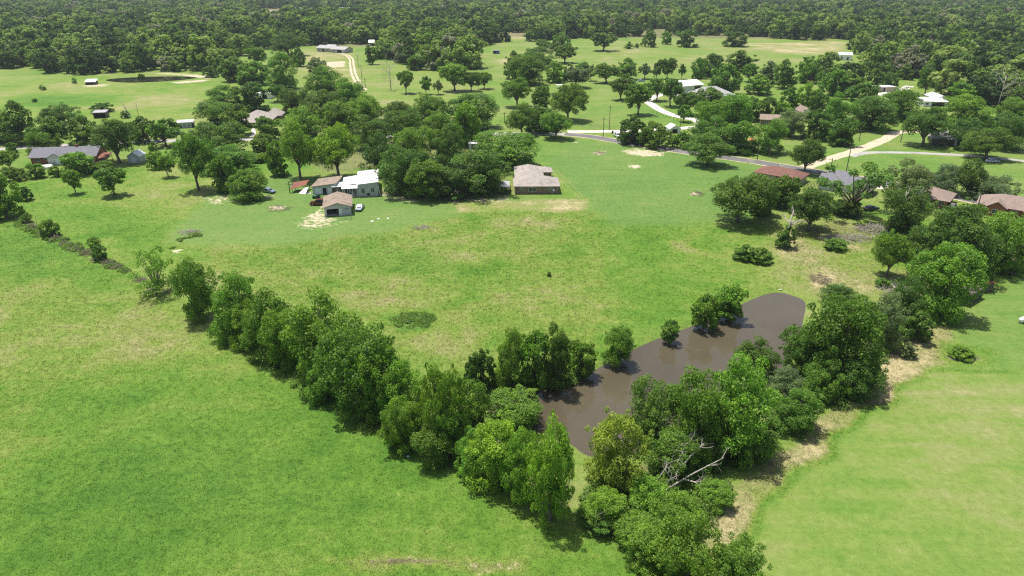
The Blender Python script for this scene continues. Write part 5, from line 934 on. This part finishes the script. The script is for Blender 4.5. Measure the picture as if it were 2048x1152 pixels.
brush(380, 465, 3.2, 2.2, .5, 110, 'low grey-green cut brush heap at the corner of the mown yard', 'twig'); brush(558, 418, 3.6, 3.5, .5, 90, 'low burnt debris heap in the mown yard', 'thatch'); brush(843, 456, 2.4, 2.2, .6, 80, 'pale debris heap in the yard grass', 'twig'); brush(1196, 306, 3, 3, .5, 70, 'flat dead brush patch by the meadow', 'thatch'); brush(1394, 388, 2.2, 3, .5, 70, 'dark debris patch left of the broad oak', 'thatch'); brush(1640, 560, 2.2, 3, .9, 130, 'brown weed tangle above the pond', 'thatch'); brush(1925, 716, 3, 1.2, .4, 80, 'grey twig heap on the pale mound'); brush(665, 395, 3, 1.5, .9, 80, 'junk and weeds heaped behind the maroon car', 'thatch')
for k_, (x, y, s) in enumerate([(66, 455, 1.6), (92, 468, 1.8), (112, 478, 1.5), (132, 490, 1.6), (152, 500, 2.0), (175, 508, 2.2), (196, 520, 1.8), (217, 528, 1.7), (236, 536, 1.4), (282, 562, 1.3), (310, 580, 1.5)]):
    brush(x, y, s, s * .8, 1.05, 80, ('brown stem tangle on the fence line, number ' + 'one two three four five six seven eight nine ten eleven'.split()[k_] + ' from the top'), 'thatch', 'brown_thicket', .035, 'thicket')

# ------------------------------------------------------------------ woods: the nearest trees one by one, the rest one mass
WOODS = [([(-350, 128), (40, 138), (110, 147), (160, 149), (210, 146), (300, 145), (410, 147), (470, 152), (440, 120), (530, 100), (560, 96), (640, 90), (700, 90), (720, 108), (700, 150), (735, 122), (780, 122), (830, 132), (885, 142), (930, 148), (955, 125), (945, 104), (985, 86), (1060, 84), (1180, 76), (1280, 72), (1400, 70), (1500, 76), (1600, 80), (1700, 86), (1712, 110), (1690, 126), (1610, 150), (1640, 190), (1700, 200), (1830, 185), (1900, 200), (2050, 230), (2400, 260), (2500, -9), (-500, -9)], 'leafy tree at the edge of the far woods', 'far woods edge')]
CLEAR = [poly(p) for p in [[(140, -9), (262, -9), (255, 13), (150, 13)], [(505, 36), (518, 18), (620, 17), (722, 18), (722, 31), (600, 36)], [(1480, 29), (1490, 14), (1620, 14), (1655, 24), (1560, 31)], [(985, 82), (990, 66), (1060, 66), (1062, 82)], [(1850, 82), (1960, 80), (1950, 100), (1860, 98)], [(1255, 70), (1262, 60), (1330, 60), (1330, 70)], [(60, 118), (120, 114), (125, 124), (70, 128)], [(560, 100), (690, 93), (740, 118), (720, 185), (640, 150), (590, 130)],
         [(620, 112), (720, 100), (735, 180), (690, 165)], [(985, 92), (1180, 78), (1510, 74), (1700, 88), (1700, 128), (1400, 128), (990, 135)], [(1780, 162), (1830, 158), (1835, 178), (1780, 182)], [(1560, 82), (1700, 80), (1770, 82), (1760, 88), (1690, 92)], [(1925, 88), (1936, 88), (1932, 122), (1922, 122)], [(350, 92), (395, 92), (395, 104), (345, 104)], [(320, 118), (350, 118), (345, 126), (318, 126)]]]
wp = poly(WOODS[0][0]); pts = []
y = 330.0
while y < 2500:
    s = 12.4 + y * 0.0014; hw = 0.80 * y + 40; xs = np.arange(-hw, hw, s); pts.append(np.c_[xs + rng.uniform(-.42, .42, len(xs)) * s, np.full(len(xs), y) + rng.uniform(-.42, .42, len(xs)) * s]); y += s * 0.92
pts = np.concatenate(pts); ok = sdf(wp, pts[:, 0], pts[:, 1]) > 0
for c in CLEAR: ok &= sdf(c, pts[:, 0], pts[:, 1]) < 0
for C, hw in ROADS:
    for q in C[::2]: ok &= (pts[:, 0] - q[0]) ** 2 + (pts[:, 1] - q[1]) ** 2 > (hw + 4) ** 2
gap = np.sin(pts[:, 0] * .021 + 4) * np.cos(pts[:, 1] * .013 + 1) + .8 * np.sin(pts[:, 0] * .007 - pts[:, 1] * .011); ok &= ~((gap > 1.15) & (rng.random(len(pts)) < .75)) & (rng.random(len(pts)) > .07)
pts = pts[ok]
n1 = np.sin(pts[:, 0] * .013 + 1) * np.sin(pts[:, 1] * .009 + 2) + .6 * np.sin(pts[:, 0] * .041 + pts[:, 1] * .03)
rad = 7.8 + 1.0 * n1 + rng.normal(size=len(pts)) * 2.1; rad = np.clip(rad, 3.6, 13); hgt = np.clip(rad * rng.uniform(1.45, 2.35, len(pts)), 6, 23)
# keep buildings, vehicles and single trees in view: skip wood trees that would stand in front of them
keep = np.ones(len(pts), bool)
for a, b, lab, A, B in BUILD:
    m = (a + b) / 2; x0, x1 = min(A[0], B[0]) - 3, max(A[0], B[0]) + 3; yb = max(A[1], B[1])
    for i_ in np.nonzero((pts[:, 1] < m.y + 16) & (pts[:, 1] > m.y - 260))[0]:
        p = Vector((*pts[i_], 0)); r_ = rad[i_]
        if (p - m).length < r_ + (b - a).length * .55 + 5: keep[i_] = False; continue
        if pts[i_, 1] < m.y:
            cx, by = proj(p); tp = proj(Vector((p.x, p.y, hgt[i_])))[1]; wpx = r_ / mpp(p)
            if cx + wpx > x0 and cx - wpx < x1 and tp < yb - 3 and by > yb - 14: keep[i_] = False
for t in TREES:
    if t['P'].y > 250:
        d2 = (pts[:, 0] - t['P'].x) ** 2 + (pts[:, 1] - t['P'].y) ** 2; keep &= d2 > (t['a'] * .8 + 2.5) ** 2
pts, rad, hgt = pts[keep], rad[keep], hgt[keep]; order = np.argsort(pts[:, 1]); pts, rad, hgt = pts[order], rad[order], hgt[order]
inview = np.abs(pts[:, 0]) < 0.76 * pts[:, 1] + 12
NIND = max(0, 298 - sum(1 for t in TREES if not t['shrub'])); ind = np.nonzero(inview)[0][:NIND]
WT = []
for i_ in ind:
    k = int(rng.integers(5)); root = empty('woodland_tree', (pts[i_, 0], pts[i_, 1], 0), rng.uniform(0, 6.28), None, 'tree', 'trees at the edge of the far woods'); s = (rad[i_], rad[i_], hgt[i_] / 2)
    mobj('crown', LOD['wood'][k][0], root, scale=s); mobj('trunk', LOD['wood'][k][1], root, scale=s); WT.append(root)
    lm_, p_ = min(((lm, (a + b) / 2) for a, b, lm, A, B in BUILD if len(lm.split()) <= 7), key=lambda q: (q[1] - root.location).length); v = root.location - p_
    side = ('left of' if v.x < 0 else 'right of') if abs(v.x) > abs(v.y) else ('behind' if v.y > 0 else 'in front of')
    root['label'] = f'leafy tree of the woodland edge {side} the {lm_}'; root['group'] = f'woodland edge {side} the {lm_}'
rest = np.setdiff1d(np.arange(len(pts)), ind); n = len(rest)
me = bpy.data.meshes.new('woodland'); me.vertices.add(n); me.vertices.foreach_set('co', np.c_[pts[rest], np.zeros(n)].astype(np.float32).ravel())
at = me.attributes.new('size', 'FLOAT_VECTOR', 'POINT'); at.data.foreach_set('vector', np.c_[rad[rest], rad[rest], hgt[rest] / 2].astype(np.float32).ravel())
at = me.attributes.new('turn', 'FLOAT_VECTOR', 'POINT'); at.data.foreach_set('vector', np.c_[np.zeros(n), np.zeros(n), rng.uniform(0, 6.28, n)].astype(np.float32).ravel())
at = me.attributes.new('pick', 'INT', 'POINT'); at.data.foreach_set('value', rng.integers(0, 5, n).astype(np.int32))
wood = mobj('woodland', me); tag(wood, 'dense mixed woodland stretching to the far distance', 'woodland', None, 'stuff')
ng = bpy.data.node_groups.new('woodland_scatter', 'GeometryNodeTree'); ng.interface.new_socket('Geometry', in_out='INPUT', socket_type='NodeSocketGeometry'); ng.interface.new_socket('Geometry', in_out='OUTPUT', socket_type='NodeSocketGeometry')
gi = ng.nodes.new('NodeGroupInput'); go = ng.nodes.new('NodeGroupOutput'); iop = ng.nodes.new('GeometryNodeInstanceOnPoints'); jn = ng.nodes.new('GeometryNodeJoinGeometry')
src = {}
for wt in WT:
    c = [q for q in wt.children if q.name.startswith('crown')][0]; src.setdefault(c.data.name, c)
for c in list(src.values())[::-1]:
    oi = ng.nodes.new('GeometryNodeObjectInfo'); oi.inputs['Object'].default_value = c; oi.inputs['As Instance'].default_value = True; oi.transform_space = 'ORIGINAL'; ng.links.new(oi.outputs['Geometry'], jn.inputs[0])
def natt(nm, t):
    a = ng.nodes.new('GeometryNodeInputNamedAttribute'); a.data_type = t; a.inputs['Name'].default_value = nm; return a.outputs['Attribute']
ng.links.new(gi.outputs[0], iop.inputs['Points']); ng.links.new(jn.outputs[0], iop.inputs['Instance']); iop.inputs['Pick Instance'].default_value = True
ng.links.new(natt('pick', 'INT'), iop.inputs['Instance Index']); ng.links.new(natt('turn', 'FLOAT_VECTOR'), iop.inputs['Rotation']); ng.links.new(natt('size', 'FLOAT_VECTOR'), iop.inputs['Scale']); ng.links.new(iop.outputs[0], go.inputs[0])
md = wood.modifiers.new('scatter', 'NODES'); md.node_group = ng

# ------------------------------------------------------------------ labels of the trees that have none: from the nearest landmark
ORD = 'first second third fourth fifth sixth seventh eighth ninth tenth eleventh twelfth thirteenth fourteenth fifteenth sixteenth'.split()
LMK = [((a + b) / 2, lm) for a, b, lm, A, B in BUILD if len(lm.split()) <= 7] + [(G(1132, 268), 'road fork'), (G(300, 158), 'far left pond'), (G(782, 181), 'bare dead tree'), (G(1330, 110), 'far middle field')]
BK = {}
for t in TREES:
    if t['lab']: continue
    p, lm = min(LMK, key=lambda q: (q[0] - t['P']).length); v = t['P'] - p
    side = ('left of' if v.x < 0 else 'right of') if abs(v.x) > abs(v.y) * .8 else ('behind' if v.y > 0 else 'in front of')
    BK.setdefault((lm, side), []).append((v.length, t))
for (lm, side), L in BK.items():
    L.sort(key=lambda q: q[0])
    for k, (d, t) in enumerate(L):
        nm = 'shrub' if t['shrub'] else ('trunked oak' if t['mode'] == 't' else 'leafy tree')
        rk = '' if len(L) == 1 else f', {ORD[k % 16]} out'
        t['o']['label'] = f"{t['tint']} {nm} {side} the {lm}{rk}"
        t['o']['group'] = 'trees around the houses and fields'

# ------------------------------------------------------------------ grass blades on the near pastures
def blades(n):
    u = rng.random(n); d = 50 * (300 / 50) ** u; X = rng.uniform(-1, 1, n) * (0.75 * (d * CP + 62 * SP) + 8); Y = d
    zo, li = zones(X, Y); dp = sdf(POND_W, X, Y); k = (dp < -0.3) & (rng.random(n) < 0.15 + zo[:, 3]) & (zo[:, 1] < .4) & (rng.random(n) < np.clip((300 - Y) / 110, 0, 1))
    X, Y, zo, li = X[k], Y[k], zo[k], li[k]; n = len(X); B = 4
    X = np.repeat(X, B) + rng.normal(size=n * B) * .16; Y = np.repeat(Y, B) + rng.normal(size=n * B) * .16; zo = np.repeat(zo, B, 0); li = np.repeat(li, B)
    n = len(X); sc = 0.5 + Y / 260; h = rng.uniform(.07, .26, n) * (0.3 + zo[:, 3]) * np.minimum(sc, 1.3); wd = rng.uniform(.02, .055, n) * sc
    a = rng.uniform(0, 6.28, n); lean = rng.normal(size=(n, 2)) * (.9 * h)[:, None]; tn = np.clip(.47 + rng.normal(size=n) * .15, 0, 1)
    b0 = np.c_[X - np.cos(a) * wd, Y - np.sin(a) * wd, np.full(n, -.01)]; b1 = np.c_[X + np.cos(a) * wd, Y + np.sin(a) * wd, np.full(n, -.01)]; tp = np.c_[X + lean[:, 0], Y + lean[:, 1], h]
    V = np.stack([b0, b1, tp], 1).reshape(-1, 3); r3 = lambda q: np.repeat(q, 3, 0)
    return mesh_np('grass', V, np.arange(len(V)).reshape(-1, 3), M['blade'], {'zone': r3(zo), 'litter': r3(li), 'tint': r3(tn)})
tag(mobj('grass', blades(270000)), 'rough pasture grass over the near fields', 'grass', None, 'stuff')

# ------------------------------------------------------------------ undergrowth below the tree rows
def undergrowth(polys, n, seed):
    r = np.random.default_rng(seed); V = []; T = []; Z = []
    for pts_, dens, hmax in polys:
        P = poly(pts_); lo, hi = P.min(0), P.max(0); m = int(n * dens); X = r.uniform(lo[0], hi[0], m); Y = r.uniform(lo[1], hi[1], m)
        k = (sdf(P, X, Y) > 0) & (sdf(POND_W, X, Y) < 0.4); X, Y = X[k], Y[k]
        for x, y in zip(X, Y):
            R_ = r.uniform(0.5, 1.5); h = r.uniform(0.35, 1.0) * hmax; q = int(150 * R_); d = r.normal(size=(q, 3)); d[:, 2] = np.abs(d[:, 2]); d /= np.linalg.norm(d, axis=1)[:, None]
            pos = np.array([x, y, 0.05]) + d * np.array([R_, R_, h]) * (0.5 + 0.5 * r.random((q, 1)) ** .6) * (1 + r.normal(size=(q, 1)) * .12)
            nr = d * .7 + r.normal(size=(q, 3)) * .5 + np.array([0, 0, .5]); nr /= np.linalg.norm(nr, axis=1)[:, None]; a = np.cross(nr, r.normal(size=(q, 3))); a /= np.linalg.norm(a, axis=1)[:, None] + 1e-9; b = np.cross(nr, a)
            s_ = .115 * r.uniform(.6, 1.4, (q, 1)); V.append(np.stack([pos - a * s_, pos - b * s_, pos + a * s_, pos + b * s_ * 1.3], 1).reshape(-1, 3)); T.append(np.repeat(np.clip(.45 + r.normal() * .14 + r.normal(size=q) * .12, 0, 1), 4))
    V = np.concatenate(V); V[:, 2] = np.maximum(V[:, 2], .005)
    o = mobj('undergrowth', mesh_np('undergrowth', V, np.arange(len(V)).reshape(-1, 4), M['leaf'], {'tint': np.concatenate(T)})); o.color = (0.135, 0.225, 0.042, 1)
    tag(o, 'leafy undergrowth, vines and weeds along the tree rows and fence line', 'undergrowth', None, 'stuff')
undergrowth([([(1165, 985), (1300, 950), (1420, 960), (1440, 1010), (1400, 1070), (1330, 1110), (1240, 1080), (1165, 1040)], 1.0, 2.2), ([(1190, 950), (1400, 870), (1560, 800), (1700, 730), (1780, 640), (1830, 660), (1760, 770), (1620, 860), (1480, 940), (1330, 985)], 2.2, 1.8),
             ([(430, 650), (520, 660), (640, 760), (800, 850), (960, 920), (1040, 960), (1020, 985), (920, 945), (760, 880), (600, 790)], 1.6, 1.3), ([(985, 765), (1050, 768), (1140, 752), (1190, 730), (1185, 742), (1140, 770), (1050, 782)], .8, 1.2), ([(1840, 600), (1960, 560), (2060, 520), (2060, 545), (1960, 590), (1880, 640)], .5, 1.2), ([(36, 440), (150, 485), (262, 540), (258, 552), (140, 503), (32, 452)], 3.0, 0.9), ([(780, 632), (820, 624), (862, 632), (864, 650), (800, 660)], .14, .38), ([(340, 500), (400, 455), (400, 474), (360, 476)], .1, .5)], 330, 5)

# ------------------------------------------------------------------ air
mh = bpy.data.materials.new('haze_air'); mh.use_nodes = True; hn = mh.node_tree.nodes; hn.clear(); ho = hn.new('ShaderNodeOutputMaterial'); pv = hn.new('ShaderNodeVolumePrincipled')
pv.inputs['Color'].default_value = (0.80, 0.90, 1.0, 1); pv.inputs['Density'].default_value = 0.00008; pv.inputs['Anisotropy'].default_value = 0.2; mh.node_tree.links.new(pv.outputs[0], ho.inputs['Volume'])
tag(MB().box(-7500, 7500, -700, 9500, -4, 70).build('haze', mh), 'thin summer haze over the whole landscape', 'haze', None, 'stuff')
